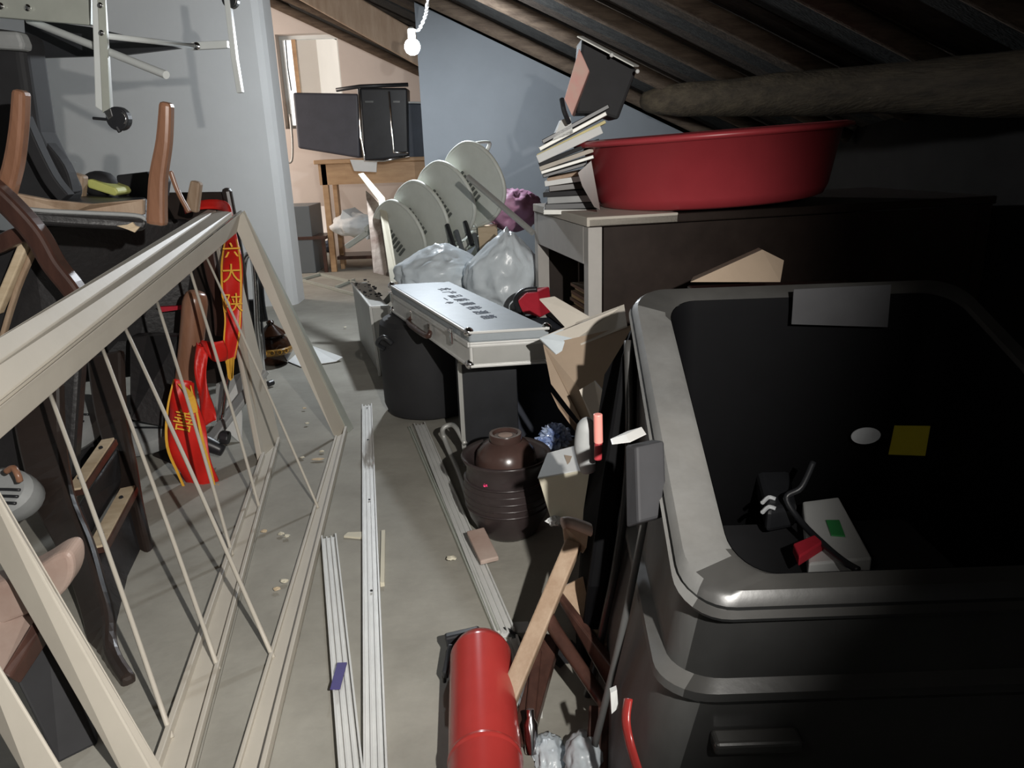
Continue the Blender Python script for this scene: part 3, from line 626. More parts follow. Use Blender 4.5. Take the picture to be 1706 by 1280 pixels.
for f, hz in ((.06, -.035), (.86, -.035)):
    c = P[0].lerp(P[3], f)+nl*.008+Vector((0, 0, hz)); bm = NB(); hexa(bm, c-dl*.014-Vector((0, 0, .03)), dl*.028, nl*.008, (0, 0, .05)); lt = obj('latch', bm, chrome, al, bevel=.003)
    bm = NB(); tube(bm, [c-dl*.012+nl*.01+Vector((0, 0, .012)), c+dl*.012+nl*.01+Vector((0, 0, .012))], .004, 8); obj('latch_bar', bm, chrome, lt)
for f in (.38, .62):
    c = P[0].lerp(P[3], f)+nl*.008+Vector((0, 0, -.062)); bm = NB(); hexa(bm, c-dl*.012-Vector((0, 0, .012)), dl*.024, nl*.012, (0, 0, .03)); obj('handle_mount', bm, chrome, al, bevel=.003)
h0, h1 = P[0].lerp(P[3], .38)+nl*.015+Vector((0, 0, -.066)), P[0].lerp(P[3], .62)+nl*.015+Vector((0, 0, -.066))
bm = NB(); tube(bm, [h0, h0+nl*.012+Vector((0, 0, -.022)), h1+nl*.012+Vector((0, 0, -.022)), h1], [.006, .011, .011, .006], 10, 4); obj('handle', bm, redwood, al, smooth=True)
for i, ch in enumerate('农产品质量检测箱'):
    f = .2+i*.085; c = P[0].lerp(P[3], f)+dr*((P[2]-P[3]).length*(.66-.02*i))+Vector((0, 0, .001))
    lettering(ch, .055, c, dl, dr, ink, al, 'character')
lettering('一', .05, P[0].lerp(P[3], .42)+dr*.1+Vector((0, 0, .001)), dl, dr, ink, al, 'character'); lettering('中', .035, P[0].lerp(P[3], .5)+dr*.09+Vector((0, 0, .001)), dl, dr, ink, al, 'character')
# black drum bag below
dc = Vector((-.35, 3.02, 0))
dg = thing('black_drum', 'tall round black drum case under the aluminium case', 'drum', tuple(dc))
bm = NB(); lathe(bm, [(0, 0), (.14, 0), (.172, .015), (.185, .05), (.188, .3), (.18, .385), (.165, .4), (0, .402)], dc, 36); obj('shell', bm, blk_matt, dg, smooth='auto')
bm = NB(); tube(bm, [dc+Vector((-.15, -.12, .3)), dc+Vector((-.17, -.15, .33)), dc+Vector((-.14, -.17, .36)), dc+Vector((-.11, -.16, .33))], .009, 8, 5); obj('handle', bm, blk, dg, smooth=True)
# dark tower box with tray
t0 = F(777, 776); tw = F(866, 770)-t0; tw.z = 0; td = Vector((-.03, .17, 0))
tz = .37
tr = thing('computer_tower', 'black tower box with pale top rim under the aluminium case corner', 'box', tuple(t0))
bm = NB(); hexa(bm, t0, tw, td, (0, 0, tz)); obj('body', bm, blk, tr, bevel=.003)
bm = NB(); beam(bm, t0+Vector((-.004, 0, 0)), t0+Vector((-.004, 0, tz)), .014, .012); obj('edge_strip', bm, alu_dark, tr)
bm = NB(); beam(bm, t0+Vector((0, -.003, tz)), t0+tw+Vector((0, -.003, tz)), .01, .008, (0, 0, 1)); obj('edge_strip', bm, cream, tr)
bm = NB(); beam(bm, t0+Vector((0, 0, tz)), t0+td+Vector((0, 0, tz)), .01, .008, (0, 0, 1)); obj('edge_strip', bm, cream, tr)
p0 = t0+Vector((.01, .03, tz+.004)); bm = NB(); hexa(bm, p0, tw*.85, td*.85, (0, 0, .022)); single('folded_cloth', bm, graypad, 'grey folded cloth pad on top of the black tower box', 'cloth', bevel=.006)
# dark blue plastic bin behind
b0 = F(900, 760); bm = NB(); hexa(bm, Vector((-.03, 2.62, 0)), (.26, .0, 0), (0, .3, 0), (.0, 0, .4)); single('dark_carton', bm, mat('navy_board', (.03, .035, .05), .6), 'dark blue carton beneath the right end of the aluminium case', 'box', bevel=.004)
# open cardboard carton
cd = thing('cardboard_box', 'open brown cardboard box with raised taped flaps by the desk leg', 'box', tuple(F(960, 760)))
Yc = 1.95
a1, a2 = A(905, 572, Yc), A(1040, 560, Yc-.12); a3 = A(985, 720, Yc-.02)
bm = NB(); slab(bm, [A(905, 575, 1.98), A(1060, 540, 1.9), A(1060, 760, 1.7), A(990, 735, 1.78), A(960, 690, 1.85), A(922, 620, 1.93)], (.02, .006, 0)); obj('side', bm, cardboard, cd)
bm = NB(); slab(bm, [A(905, 575, 1.98), A(914, 575, 2.0), A(990, 700, 1.92), A(1000, 740, 1.8), A(975, 715, 1.8), A(918, 640, 1.9)], (.0, .02, 0)); obj('side', bm, cardboard, cd)
bm = NB(); slab(bm, [A(899, 566, 1.98), A(926, 592, 1.95), A(1045, 545, 1.9), A(1040, 510, 1.98), A(960, 540, 2.02)], (0, .003, .004)); fl_ = obj('flap', bm, cardlight, cd)
bm = NB(); slab(bm, [A(899, 565, 1.976), A(926, 591, 1.946), A(962, 575, 1.95), A(938, 550, 1.99)], (0, -.001, .003)); obj('tape', bm, filmbag, fl_)
bm = NB(); slab(bm, [A(899, 500, 2.1), A(924, 496, 2.1), A(1000, 540, 2.03), A(955, 560, 2.03)], (0, .003, .003)); obj('flap', bm, cardlight, cd)
bm = NB(); slab(bm, [A(965, 650, 1.7), A(990, 635, 1.7), A(1010, 660, 1.62), A(1010, 740, 1.62), A(985, 700, 1.66)], (.003, .004, 0)); obj('flap', bm, cardlight, cd)
bm = NB(); slab(bm, [A(918, 655, 1.88), A(945, 690, 1.85), A(985, 735, 1.78), A(975, 742, 1.76), A(930, 680, 1.84)], (.0, .006, 0)); obj('torn_edge', bm, dustwood, cd)
# crinkled blue wrapper
bm = NB(); blob(bm, A(924, 728, 2.1), (.045, .04, .035), .3, 3, 4, 5); single('crumpled_wrapper', bm, bluebag, 'crumpled blue and clear plastic wrapper beside the dark jar', 'wrapper')
# dark jar + bowl
jc = F(848, 882); jc.z = 0
jr = thing('earthenware_jar', 'large dark earthenware jar with a wide rim standing on the floor', 'jar', tuple(jc))
bm = NB(); lathe(bm, [(0, 0), (.075, 0), (.084, .01), (.11, .06), (.121, .11), (.122, .15), (.112, .19), (.112, .21), (.123, .23), (.126, .236), (.122, .24), (.108, .226), (.09, .205), (.085, .19), (0, .185)], jc, 40)
obj('body', bm, potmat, jr, smooth=True)
for k in range(5):
    z = .09+k*.02; r_ = .1195+.002*math.sin(k*.8)
    bm = NB(); lathe(bm, [(r_, z), (r_+.002, z+.003), (r_, z+.006)], jc, 36); obj('ridge', bm, potmat, jr, smooth=True)
bw = thing('bowl', 'brown bowl turned upside down as the cover of the dark jar', 'bowl', tuple(jc+Vector((0, 0, .2))))
bm = NB(); lathe(bm, [(.086, .2), (.088, .208), (.08, .245), (.06, .268), (.046, .276), (.044, .272), (.046, .292), (.044, .297), (.036, .297), (.03, .29), (0, .289)], jc, 36); obj('body', bm, bowlmat, bw, smooth='auto')
bm = NB(); lathe(bm, [(.02, .2905), (.0, .2925)], jc, 20); obj('glaze_spot', bm, pinkwood, bw)
bm = NB(); blob(bm, A(812, 808, jc.y-.09), (.012, .01, .007), .2, 2, 3, 8); single('pink_scrap', bm, pinkpaper, 'hot pink scrap stuck in the rim of the dark jar', 'scrap')
# short dark plank end
bm = NB(); beam(bm, F(792, 885, .05), F(816, 935, .03), .05, .014, (1, 0, 0)); single('wood_block', bm, pinkwood, 'short dark wooden block leaning on the jar foot', 'block', bevel=.003)
# dark U-shaped handle behind
uh = NB(); tube(uh, [F(785, 850, .03), A(765, 790, 2.3), A(742, 735, 2.5), A(738, 715, 2.5), A(752, 708, 2.5), A(762, 716, 2.45), A(775, 740, 2.4)], .009, 8, 5); single('bent_bar', uh, alu_dark, 'bent dark metal bar leaning between the strip and the tower box', 'bar', smooth=True)
# white box with stains
wb = thing('white_carton', 'small stained white carton box leaning between the jar and the black tub', 'box', tuple(A(935, 868, 1.62)))
bm = NB(); slab(bm, [A(897, 798, 1.62), A(985, 782, 1.55), A(985, 868, 1.5), A(918, 868, 1.56)], (.02, .1, .0)); obj('body', bm, cream, wb, bevel=.002)
bm = NB(); slab(bm, [A(896, 798, 1.62), A(912, 757, 1.75), A(984, 738, 1.7), A(990, 782, 1.55)], (0, .003, .002)); obj('flap', bm, paper, wb)
bm = NB(); slab(bm, [A(940, 760, 1.69), A(985, 768, 1.62), A(970, 790, 1.59), A(948, 786, 1.6)], (0, -.002, .004)); obj('cut_out', bm, cardboard, wb)
bm = NB(); blob(bm, A(925, 868, 1.54), (.018, .015, .01), .3, 3, 3, 3); single('white_scrap', bm, paper, 'scrap of white paper under the stained carton', 'scrap')
# long aluminium strips on the floor
def strip(pa, pb, wd, hh, label, m=alu, extra=None, ribs=2):
    pa, pb = Vector(pa), Vector(pb); d = (pb-pa).normalized(); s = Vector((d.y, -d.x, 0)).normalized()
    t = thing('aluminium_strip', label, 'strip', tuple(pa))
    bm = NB(); hexa(bm, pa-s*wd/2, pb-pa, s*wd, (0, 0, hh*.5)); obj('web', bm, m, t)
    for k in range(ribs+2):
        o_ = -wd/2 + (wd-.004)*k/(ribs+1)
        bm = NB(); hexa(bm, pa+s*o_+Vector((0, 0, hh*.5)), pb-pa, s*.004, (0, 0, hh*(.5 if k in (0, ribs+1) else .25))); obj('rib', bm, m, t)
    return t
e1, e2 = F(612, 680), F(628, 1330); st1 = strip(e1, e1.lerp(e2, 1.25), .042, .02, 'long pale aluminium strip on the floor, longest of the two in the aisle')
for f in (.02, .2, .45, .7):
    p = e1.lerp(e2, f); bm = NB(); lathe(bm, [(.003, .0), (.003, .003), (.0, .004)], p+Vector((0, 0, .013)), 8); obj('screw', bm, blk, st1)
e1, e2 = F(549, 902), F(590, 1330); st2 = strip(e1, e1.lerp(e2, 1.25), .042, .022, 'shorter pale aluminium strip beside the long one, with a blue tape mark')
c = e1.lerp(e2, .68); bm = NB(); hexa(bm, c+Vector((-.016, -.04, .0225)), (.02, 0, 0), (-.002, .08, 0), (0, 0, .003)); obj('tape_mark', bm, purple, st2)
e1, e2 = F(699, 712), F(842, 1062); strip(e1, e1.lerp(e2, 1.0), .045, .02, 'pale aluminium strip running diagonally past the dark jar')
e1, e2 = F(846, 1072), F(885, 1200); strip(e1, e2, .045, .02, 'aluminium strip end showing behind the red extinguisher')
e1, e2 = F(683, 716), F(828, 1060); gs = strip(e1, e2, .012, .014, 'thin green edged strip beside the diagonal aluminium strip', galv, ribs=0)
bm = NB(); hexa(bm, F(634, 978), F(641, 977)-F(634, 978), F(636, 890)-F(634, 978), (0, 0, .012)); single('metal_offcut', bm, cream, 'short pale offcut lying against the long aluminium strip', 'offcut')
bm = NB(); slab(bm, [F(573, 896), F(580, 890), F(606, 889), F(606, 899)], (0, 0, .006)); single('wood_chip', bm, cream, 'pale wood chip on the floor between the two strips', 'chip')
bm = NB(); slab(bm, [F(836, 1040), F(880, 1038), F(885, 1055), F(846, 1055)], (0, 0, .004)); single('paper_scrap', bm, paper, 'white paper scrap on the floor above the extinguisher', 'paper')
# debris
bits = [(530, 765), (512, 705), (474, 968), (461, 981), (504, 762), (575, 545), (507, 680), (468, 889), (478, 893), (440, 885), (752, 930), (536, 752)]
for i, (px, py) in enumerate(bits):
    p = F(px, py, .012); r_ = random.uniform(.008, .014)
    bm = NB(); blob(bm, p, (r_*(2.2 if i == 0 else 1), r_*.8, r_*.4), .3, 2, 2, i); single('debris_crumb', bm, cream if i % 3 else rawwood, 'small pale crumb of plaster on the floor around the leaning frame', 'debris', 'plaster crumbs on the floor')
# ================================================================== EXTINGUISHER
E0 = Vector((-.085, 1.345, .0635)); Ed = Vector((.055, -1, 0)).normalized()
ex = thing('fire_extinguisher', 'red fire extinguisher lying on the floor with a black hose', 'fire extinguisher', (E0.x, E0.y, 0))
R_ = .0625
bm = NB(); lathe(bm, [(0, 0), (.02, .002), (.04, .012), (.055, .028), (R_, .05), (R_, .056), (R_, .2), (R_, .318), (R_, .32), (R_+.0015, .323), (R_+.0015, .329), (R_, .332), (R_, .334), (R_, .454), (R_, .46), (.055, .475), (0, .478)], E0, 40, Ed); obj('cylinder', bm, redpaint, ex, smooth='auto')
bm = NB(); lathe(bm, [(.016, 0), (.018, -.02), (.014, -.03)], E0, 16, Ed); obj('neck', bm, chrome, ex, smooth='auto')
bm = NB(); beam(bm, E0+Vector((.0, .03, 0)), E0+Vector((-.075, .02, -.01)), .03, .02, (0, 0, 1)); obj('valve', bm, blk, ex, bevel=.005)
bm = NB(); beam(bm, E0+Vector((-.062, .0, -.01)), E0+Vector((-.07, -.07, -.025)), .02, .012, (0, 0, 1)); obj('lever', bm, blk, ex, bevel=.003)
bm = NB(); beam(bm, E0+Vector((-.07, .01, -.03)), E0+Vector((-.074, -.06, -.045)), .02, .008, (0, 0, 1)); obj('lever', bm, blk, ex, bevel=.003)
bm = NB(); tube(bm, [E0+Vector((0, .03, 0)), A(815, 1054, 1.5), A(838, 1050, 1.47), A(860, 1063, 1.44), A(874, 1090, 1.4), A(880, 1150, 1.3), A(868, 1185, 1.24)], .008, 10, 6); obj('hose', bm, blk, ex, smooth=True)
# ================================================================== OLD CHAIR BY THE TUB
fc = thing('folding_chair', 'old brown wooden chair lying against the black tub, legs over the extinguisher', 'chair', tuple(F(900, 1280)))
def bar3(p, q, w_, t_, m, name, par, side=(1, 0, .1), bev=.004):
    bm = NB(); beam(bm, p, q, w_, t_, side); return obj(name, bm, m, par, bevel=bev)
bar3(A(828, 1208, 1.13), A(956, 905, 1.42), .035, .025, dustwood, 'leg', fc)
bar3(A(866, 1245, 1.12), A(918, 1062, 1.34), .042, .025, redwood, 'leg', fc)
bm = NB(); tube(bm, [A(937, 872, 1.42), A(955, 872, 1.42), A(1010, 894, 1.38)], .013, 10, 3); obj('top_rail', bm, pinkwood, fc, smooth=True)
bm = NB(); slab(bm, [A(936, 872, 1.43), A(1012, 898, 1.39), A(1008, 945, 1.37), A(985, 932, 1.4), A(958, 915, 1.42), A(942, 918, 1.43)], (0, .018, 0)); obj('apron', bm, dustwood, fc, bevel=.003)
bm = NB(); slab(bm, [A(926, 990, 1.34), A(935, 978, 1.36), A(1012, 940, 1.4), A(1040, 1100, 1.2), A(1015, 1118, 1.16)], (.01, .02, -.01)); obj('seat', bm, dustwood, fc, bevel=.006)
bm = NB(); slab(bm, [A(926, 990, 1.335), A(932, 1008, 1.33), A(1018, 1160, 1.14), A(1022, 1115, 1.15)], (.01, .02, 0)); obj('seat_side', bm, redwood, fc, bevel=.004)
bm = NB(); tube(bm, [A(925, 1003, 1.33), A(910, 1015, 1.31), A(922, 1045, 1.28), A(965, 1110, 1.2), A(1012, 1180, 1.12)], [.01, .014, .014, .013, .013], 10, 5); obj('arm', bm, redwood, fc, smooth=True)
bar3(A(895, 1085, 1.3), A(880, 1235, 1.12), .02, .02, redwood, 'stretcher', fc)
bar3(A(1000, 1180, 1.12), F(990, 1330), .04, .03, redwood, 'leg', fc)
# clutter near bottom
bm = NB(); blob(bm, A(975, 1265, 1.06), (.035, .05, .04), .12, 2, 4, 12, floor=.0); single('clear_bag', bm, filmbag, 'crumpled clear plastic bag at the foot of the black tub', 'bag', smooth=True)
bm = NB(); blob(bm, A(915, 1262, 1.1), (.03, .05, .03), .12, 2, 4, 21, floor=.0); single('white_bag', bm, filmbag, 'small white plastic bag beside the red extinguisher', 'bag', smooth=True)
bm = NB(); blob(bm, A(930, 1120, 1.4), (.035, .05, .02), .3, 3, 3, 33, floor=.0); single('dark_rag', bm, blk_matt, 'dark rag on the floor under the old brown chair', 'rag')
bm = NB(); lathe(bm, [(.0, 0), (.012, 0), (.013, .05), (.007, .06), (.007, .075), (0, .075)], A(886, 1255, 1.1), 14, (0, .5, 1)); single('chrome_fitting', bm, chrome, 'small chrome pipe fitting beside the red extinguisher', 'fitting', smooth='auto')
# ================================================================== BIG BLACK TUB (right)
NL = A(1140, 1000, .8); FL = A(1034, 480, 1.5); 
x0n, x1 = NL.x, .90; y0, y1 = .80, 1.50
zs = (FL.z-NL.z)/(y1-y0)
def topz(y): return NL.z + zs*(y-y0)
def ringpts(inset, zf, r, drop=0, fixed=None, xin=0):
    out = []
    for x, y in rrect(0+inset, 1-inset, 0+inset, 1-inset, r, 8):
        # map to real metres: inset specified in metres
        out.append((x, y))
    return out
def tubring(ins, r, z=None, dz=0, blend=None, lx=0):
    W, D = x1-x0n, y1-y0; pts = []
    for x, y in rrect(ins, W-ins, ins, D-ins, r, 8):
        X = x0n+x+.04*(y/D)*(1-x/W)+lx*(1-x/W)**2; Y = y0+y
        Z = (topz(Y)+dz) if z is None else z
        if blend is not None: Z = z*(1-blend)+(topz(Y)+dz)*blend
        pts.append((X, Y, Z))
    return pts
tub = thing('black_tub', 'huge open black plastic tub with rounded corners and dusty rim at lower right', 'tub', ((x0n+x1)/2, (y0+y1)/2, 0))
bm = NB()
loft(bm, [tubring(.03, .06, 0.01, lx=-.10), tubring(.02, .07, .03, lx=-.10), tubring(.015, .07, .2, lx=-.07), tubring(.012, .07, .345, lx=-.03), tubring(.0, .07, .36, lx=-.028), tubring(.0, .07, .372, lx=-.026), tubring(.014, .065, .385, lx=-.024), tubring(.008, .065, 0, -.035, 1.0),
          tubring(-.004, .065, 0, -.03, 1.0), tubring(-.006, .065, 0, -.024, 1.0), tubring(.002, .065, 0, -.02, 1.0), tubring(.0, .065, 0, -.013, 1.0), tubring(.004, .065, 0, -.006, 1.0), tubring(.01, .065, 0, .0, 1.0), tubring(.034, .065, 0, -.002, 1.0, .03), tubring(.04, .065, 0, -.008, 1.0, .035)], cap1=False)
shell = obj('shell', bm, tubblk, tub, smooth='auto')
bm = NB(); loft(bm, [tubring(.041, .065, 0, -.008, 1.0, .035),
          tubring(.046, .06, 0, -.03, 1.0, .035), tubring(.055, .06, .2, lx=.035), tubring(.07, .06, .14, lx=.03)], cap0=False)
obj('inner_shade', bm, tubin, tub, smooth='auto', label='black inside of the tub, made darker for its shade')
# dusty outer side skin and flanges
def sidep(f, z, out): # point on the left side, f 0 near..1 far
    Y = y0+.09+f*(y1-y0-.16); return Vector((x0n+.04*f-out, Y, z if z is not None else topz(Y)))
shell.data.materials.append(tubdust)
for p in shell.data.polygons:
    c_ = p.center+shell.parent.location
    if c_.x-x0n < min(c_.y-y0, y1-c_.y)*.9 and c_.x < x0n+.1: p.material_index = 1
bm = NB(); slab(bm, [sidep(.72, .02, .12), sidep(1.08, .02, .12), sidep(1.08, .3, .10), sidep(1.08, .6, .06), sidep(1.05, None, .0)-Vector((0, 0, .05)), sidep(.92, .66, .03), sidep(.75, .45, .07), sidep(.66, .25, .1)], (.04, 0, 0)); obj('flange', bm, tubin, tub, bevel=.008)
bm = NB(); tube(bm, [sidep(.62, .02, .10), sidep(.64, .3, .046), sidep(.74, .5, .02), sidep(.92, .69, .016)], .008, 10, 6); obj('flange', bm, tubblk, tub, smooth=True)
bm = NB(); tube(bm, [sidep(.3, .05, .095), sidep(.3, .3, .046), sidep(.3, .5, .014), sidep(.3, .56, .006)], .006, 10, 6); obj('flange', bm, tubdust, tub, smooth=True)
bm = NB(); slab(bm, [A(1040, 742, 1.02), A(1060, 745, 1.0), A(1064, 872, .96), A(1042, 880, .98)], (.045, .02, 0)); obj('latch', bm, blk_matt, tub, bevel=.004)
bm = NB(); slab(bm, [A(1015, 732, 1.02), A(1042, 724, 1.02), A(1050, 738, .99), A(1018, 742, 1.0)], (.03, .03, 0)); obj('latch_plate', bm, alu, tub, bevel=.003)
for (za, zb) in ((.515, .0),):
    pass
# handle bar on the front face
hz_ = A(1250, 1243, .79)
bm = NB(); hexa(bm, (A(1190, 1243, .79).x, .785, hz_.z-.012), (A(1338, 1243, .79).x-A(1190, 1243, .79).x, 0, 0), (0, .03, 0), (0, 0, .02)); obj('handle', bm, tubblk, tub, bevel=.006, seg=3)
# stickers inside on the far wall
yi = y1-.07
def onfar(px, py, d=0): return A(px, py, yi-.004-d)
bm = NB(); slab(bm, [onfar(1490, 709), onfar(1578, 710), onfar(1562, 760), onfar(1480, 757)], (0, -.002, 0)); obj('yellow_label', bm, sticker_y, tub, label='yellow sticker inside')
bm = NB(); c_ = onfar(1442, 726); lathe(bm, [(.03, 0), (.03, .002)], c_, 24, (0, -1, 0), 1, .6); obj('oval_label', bm, sticker_w, tub, label='white oval sticker inside')
bm = NB(); slab(bm, [onfar(1322, 482), onfar(1484, 474), onfar(1478, 545), onfar(1318, 540)], (0, -.002, 0)); obj('grey_label', bm, mat('grey_label', (.035, .035, .038), .7), tub)
# contents
bm = NB(); box(bm, x0n+.12, x1-.12, y0+.1, y1-.14, .145, .312); single('black_carton', bm, blk_matt, 'dark flat carton filling the bottom of the black tub', 'box', bevel=.01)
bm = NB(); slab(bm, [F(1335, 858, .32), F(1395, 850, .32), F(1450, 955, .32), F(1345, 965, .32)], (0, 0, .03)); pk = single('printed_packet', bm, paper, 'white packet with green print lying inside the black tub', 'packet', bevel=.004)
bm = NB(); slab(bm, [F(1376, 868, .3525), F(1398, 868, .3525), F(1408, 895, .3525), F(1385, 893, .3525)], (0, 0, .002))
for v in bm.verts: v.co -= pk.location
g_ = obj('green_print', bm, green, pk)
g_.location = (0, 0, 0)
for v in g_.data.vertices: v.co += pk.location
bm = NB(); slab(bm, [F(1320, 922, .35), F(1360, 905, .35), F(1372, 918, .35), F(1330, 945, .35)], (0, 0, .02)); single('red_packet', bm, redcush, 'small red packet inside the black tub next to the white one', 'packet', bevel=.003)
bm = NB(); tube(bm, [F(1355, 770, .46), F(1335, 812, .42), F(1310, 830, .4), F(1335, 870, .37), F(1375, 910, .365), F(1405, 935, .365), F(1430, 950, .365)], .006, 8, 6); single('black_cable', bm, blk, 'thin black cable curling over the packets inside the tub', 'cable', smooth=True)
pb = thing('power_adapter', 'black device with white stripes inside the black tub', 'device', tuple(F(1285, 850, .32)))
bm = NB(); slab(bm, [F(1255, 810, .33), F(1310, 806, .33), F(1325, 880, .33), F(1275, 890, .33)], (0, 0, .05)); obj('body', bm, blk, pb, bevel=.01)
for k in range(2):
    bm = NB(); tube(bm, [F(1270, 838+k*16, .382), F(1280, 829+k*16, .384), F(1292, 832+k*16, .382)], .004, 6, 4); obj('stripe', bm, sticker_w, pb)
# red strap and red-white tool by the side
bm = NB(); tube(bm, [A(1047, 1165, .9), A(1043, 1200, .88), A(1050, 1240, .86), A(1068, 1300, .82)], .009, 8, 5, flat=.5); single('red_strap', bm, redpaint, 'red strap hanging at the near left corner of the black tub', 'strap', smooth=True)
bm = NB(); slab(bm, [A(1017, 1155, .93), A(1028, 1150, .93), A(1030, 1180, .92), A(1019, 1190, .92)], (0, .01, 0)); single('white_tag', bm, paper, 'small white tag near the top of the red strap', 'tag')
tl = thing('caulk_tube', 'grey tube with a pink and red handle hooked on the tub side', 'tool', tuple(A(985, 785, 1.3)))
bm = NB(); tube(bm, [A(985, 700, 1.3), A(977, 712, 1.3), A(974, 745, 1.3), A(980, 785, 1.3)], [.008, .018, .02, .014], 12, 5); obj('body', bm, graypad, tl, smooth=True)
bm = NB(); tube(bm, [A(996, 690, 1.25), A(997, 738, 1.25)], .0085, 10); obj('handle', bm, mat('pink_handle', (.75, .28, .24), .4), tl, bevel=.002)
bm = NB(); tube(bm, [A(997, 738, 1.25), A(996, 766, 1.25)], .0075, 10); obj('grip', bm, redplastic, tl, bevel=.002)
# bracket at right edge
gb = NB(); slab(gb, [A(1658, 655, 1.3), A(1664, 632, 1.3), A(1680, 622, 1.3), A(1730, 618, 1.3), A(1730, 632, 1.3), A(1690, 630, 1.3), A(1700, 645, 1.3), A(1730, 655, 1.3), A(1730, 668, 1.3)], (0, .03, 0)); single('metal_bracket', gb, alu_dark, 'bright bent metal bracket at the right edge above the tub', 'bracket', bevel=.003)
# ================================================================== DESK, BASIN, PAPERS
ZD = .83
D0 = A(980, 370, 2.35); D0.z = ZD; D1 = A(890, 366, 3.0); D1.z = ZD
ed = (D1-D0).normalized(); ld = Vector((ed.y, -ed.x, 0))
if ld.x < 0: ld = -ld
dk = thing('desk', 'dark desk with a pale end panel carrying the red basin', 'desk', (D0.x, D0.y, 0))
W = (D1-D0).length
bm = NB(); hexa(bm, D0-Vector((0, 0, .028)), ed*W, ld*1.48, (0, 0, .028)); obj('top', bm, darkwood, dk, bevel=.005)
bm = NB(); hexa(bm, D0-ld*.004-Vector((0, 0, .026)), ed*W, ld*.3, (0, 0, .029)); obj('edge_strip', bm, cardlight, dk, bevel=.003, label='pale end of the desk top')  # pale strip over the end of the dark top
pale = mat('pale_desk_end', (.42, .4, .375), .7, var=.06)
bm = NB(); hexa(bm, D0+ed*.05-Vector((0, 0, .145)), ed*(W-.1), ld*.018, (0, 0, .117)); obj('apron', bm, pale, dk)
for s in (0, W-.045):
    bm = NB(); hexa(bm, (D0.x+ed.x*s, D0.y+ed.y*s, 0), ed*.045, ld*.045, (0, 0, ZD-.028)); obj('leg', bm, pale, dk, bevel=.002)
bm = NB(); hexa(bm, D0+ld*.05-Vector((0, 0, ZD-.1)), ld*1.36, ed*.018, (0, 0, ZD-.13)); obj('front_panel', bm, darkwood, dk)
bm = NB(); hexa(bm, D0+ed*(W-.02)+ld*.05-Vector((0, 0, ZD-.1)), ld*1.36, ed*.018, (0, 0, ZD-.13)); obj('back_panel', bm, darkwood, dk)
bm = NB(); hexa(bm, D0+ld*.02+ed*.03-Vector((0, 0, .42)), ld*1.36, ed*(W-.06), (0, 0, .018)); obj('shelf', bm, darkwood, dk)
for s in (0, W-.045):
    bm = NB(); hexa(bm, (D0.x+ed.x*s+ld.x*1.42, D0.y+ed.y*s+ld.y*1.42, 0), ed*.045, ld*.045, (0, 0, ZD-.028)); obj('leg', bm, darkwood, dk)
# notebooks on the shelf
for i in range(9):
    z = ZD-.40+i*.014; o_ = D0+ld*(.09+random.uniform(-.012, .012))+ed*(.2+random.uniform(-.012, .012)); o_.z = z
    bm = NB(); hexa(bm, o_, ed*.26, ld*.2, (0, 0, .011)); single('notebook', bm, yel_light if i % 2 else cardboard, {0: 'brown notebook at the very bottom of the pile on the desk shelf', 8: 'brown notebook on the very top of the pile on the desk shelf'}.get(i, 'thin yellowed notebook in the middle of the pile on the desk shelf'), 'book', 'notebooks piled on the desk shelf')
bm = NB(); o_ = D0+ld*.32+ed*.1; o_.z = ZD-.402; hexa(bm, o_, ed*.2, ld*.16, (0, 0, .03)); single('red_folder', bm, redcush, 'red folder lying on the desk shelf beside the notebooks', 'folder')
# basin
bc = Vector((.715, 2.74, ZD+.003)); rim = 1.06-ZD
bs = thing('plastic_basin', 'large red plastic basin standing on the dark desk', 'basin', tuple(bc))
bm = NB(); lathe(bm, [(0, .0), (.355, 0), (.375, .006), (.39, .03), (.425, rim-.02), (.43, rim-.012)], bc, 64)
lathe_in = [(.42, rim-.012), (.38, .03), (.36, .01), (0, .01)]
bm2 = NB(); lathe(bm2, [(0, .0), (.355, 0), (.378, .008), (.392, .035), (.43, rim-.022), (.462, rim-.02), (.467, rim-.012), (.462, rim-.004), (.44, rim), (.424, rim-.006), (.383, .035), (.36, .012), (0, .012)], bc, 64)
bm.free()
tiltm = Matrix.Rotation(math.radians(-2.6), 3, 'Y')
for v in bm2.verts: v.co = bc + tiltm @ (v.co-bc) + Vector((0, 0, .012))
obj('shell', bm2, redplastic, bs, smooth=True)
# papers, folders, equipment pile on desk left
def pile(px0, px1, py0, py1, Y, t, m, name, label, cat, group=None, tilt=0, dep=.2):
    a, b = A(px0, py0, Y), A(px1, py1, Y); d = b-a
    n = Vector((-d.z, 0, d.x)).normalized()
    bm = NB(); hexa(bm, a, d, (0.02, dep, 0), n*t); return single(name, bm, m, label, cat, group, bevel=.002)
def Adesk(px, py): return A(px, py, 2.62)
gp = 'papers and folders heaped on the desk'
FL_ = ['grey metal coloured folder lying flat on the desk end, lowest of the heap', 'black folder second from the desk top in the heap', 'light grey folder in the heap on the desk, third from below', 'matt black folder halfway up the heap on the desk end', 'dark brown folder above the matt black one in the heap', 'white paper bundle in the middle of the heap on the desk', 'thin brown folder just above the white paper bundle', 'black folder slanting at the top of the lower heap', 'grey folder slanting just above the topmost glossy black one', 'beige folder slanting in the middle of the desk heap', 'matt black folder slanting right under the white sloping bundle']
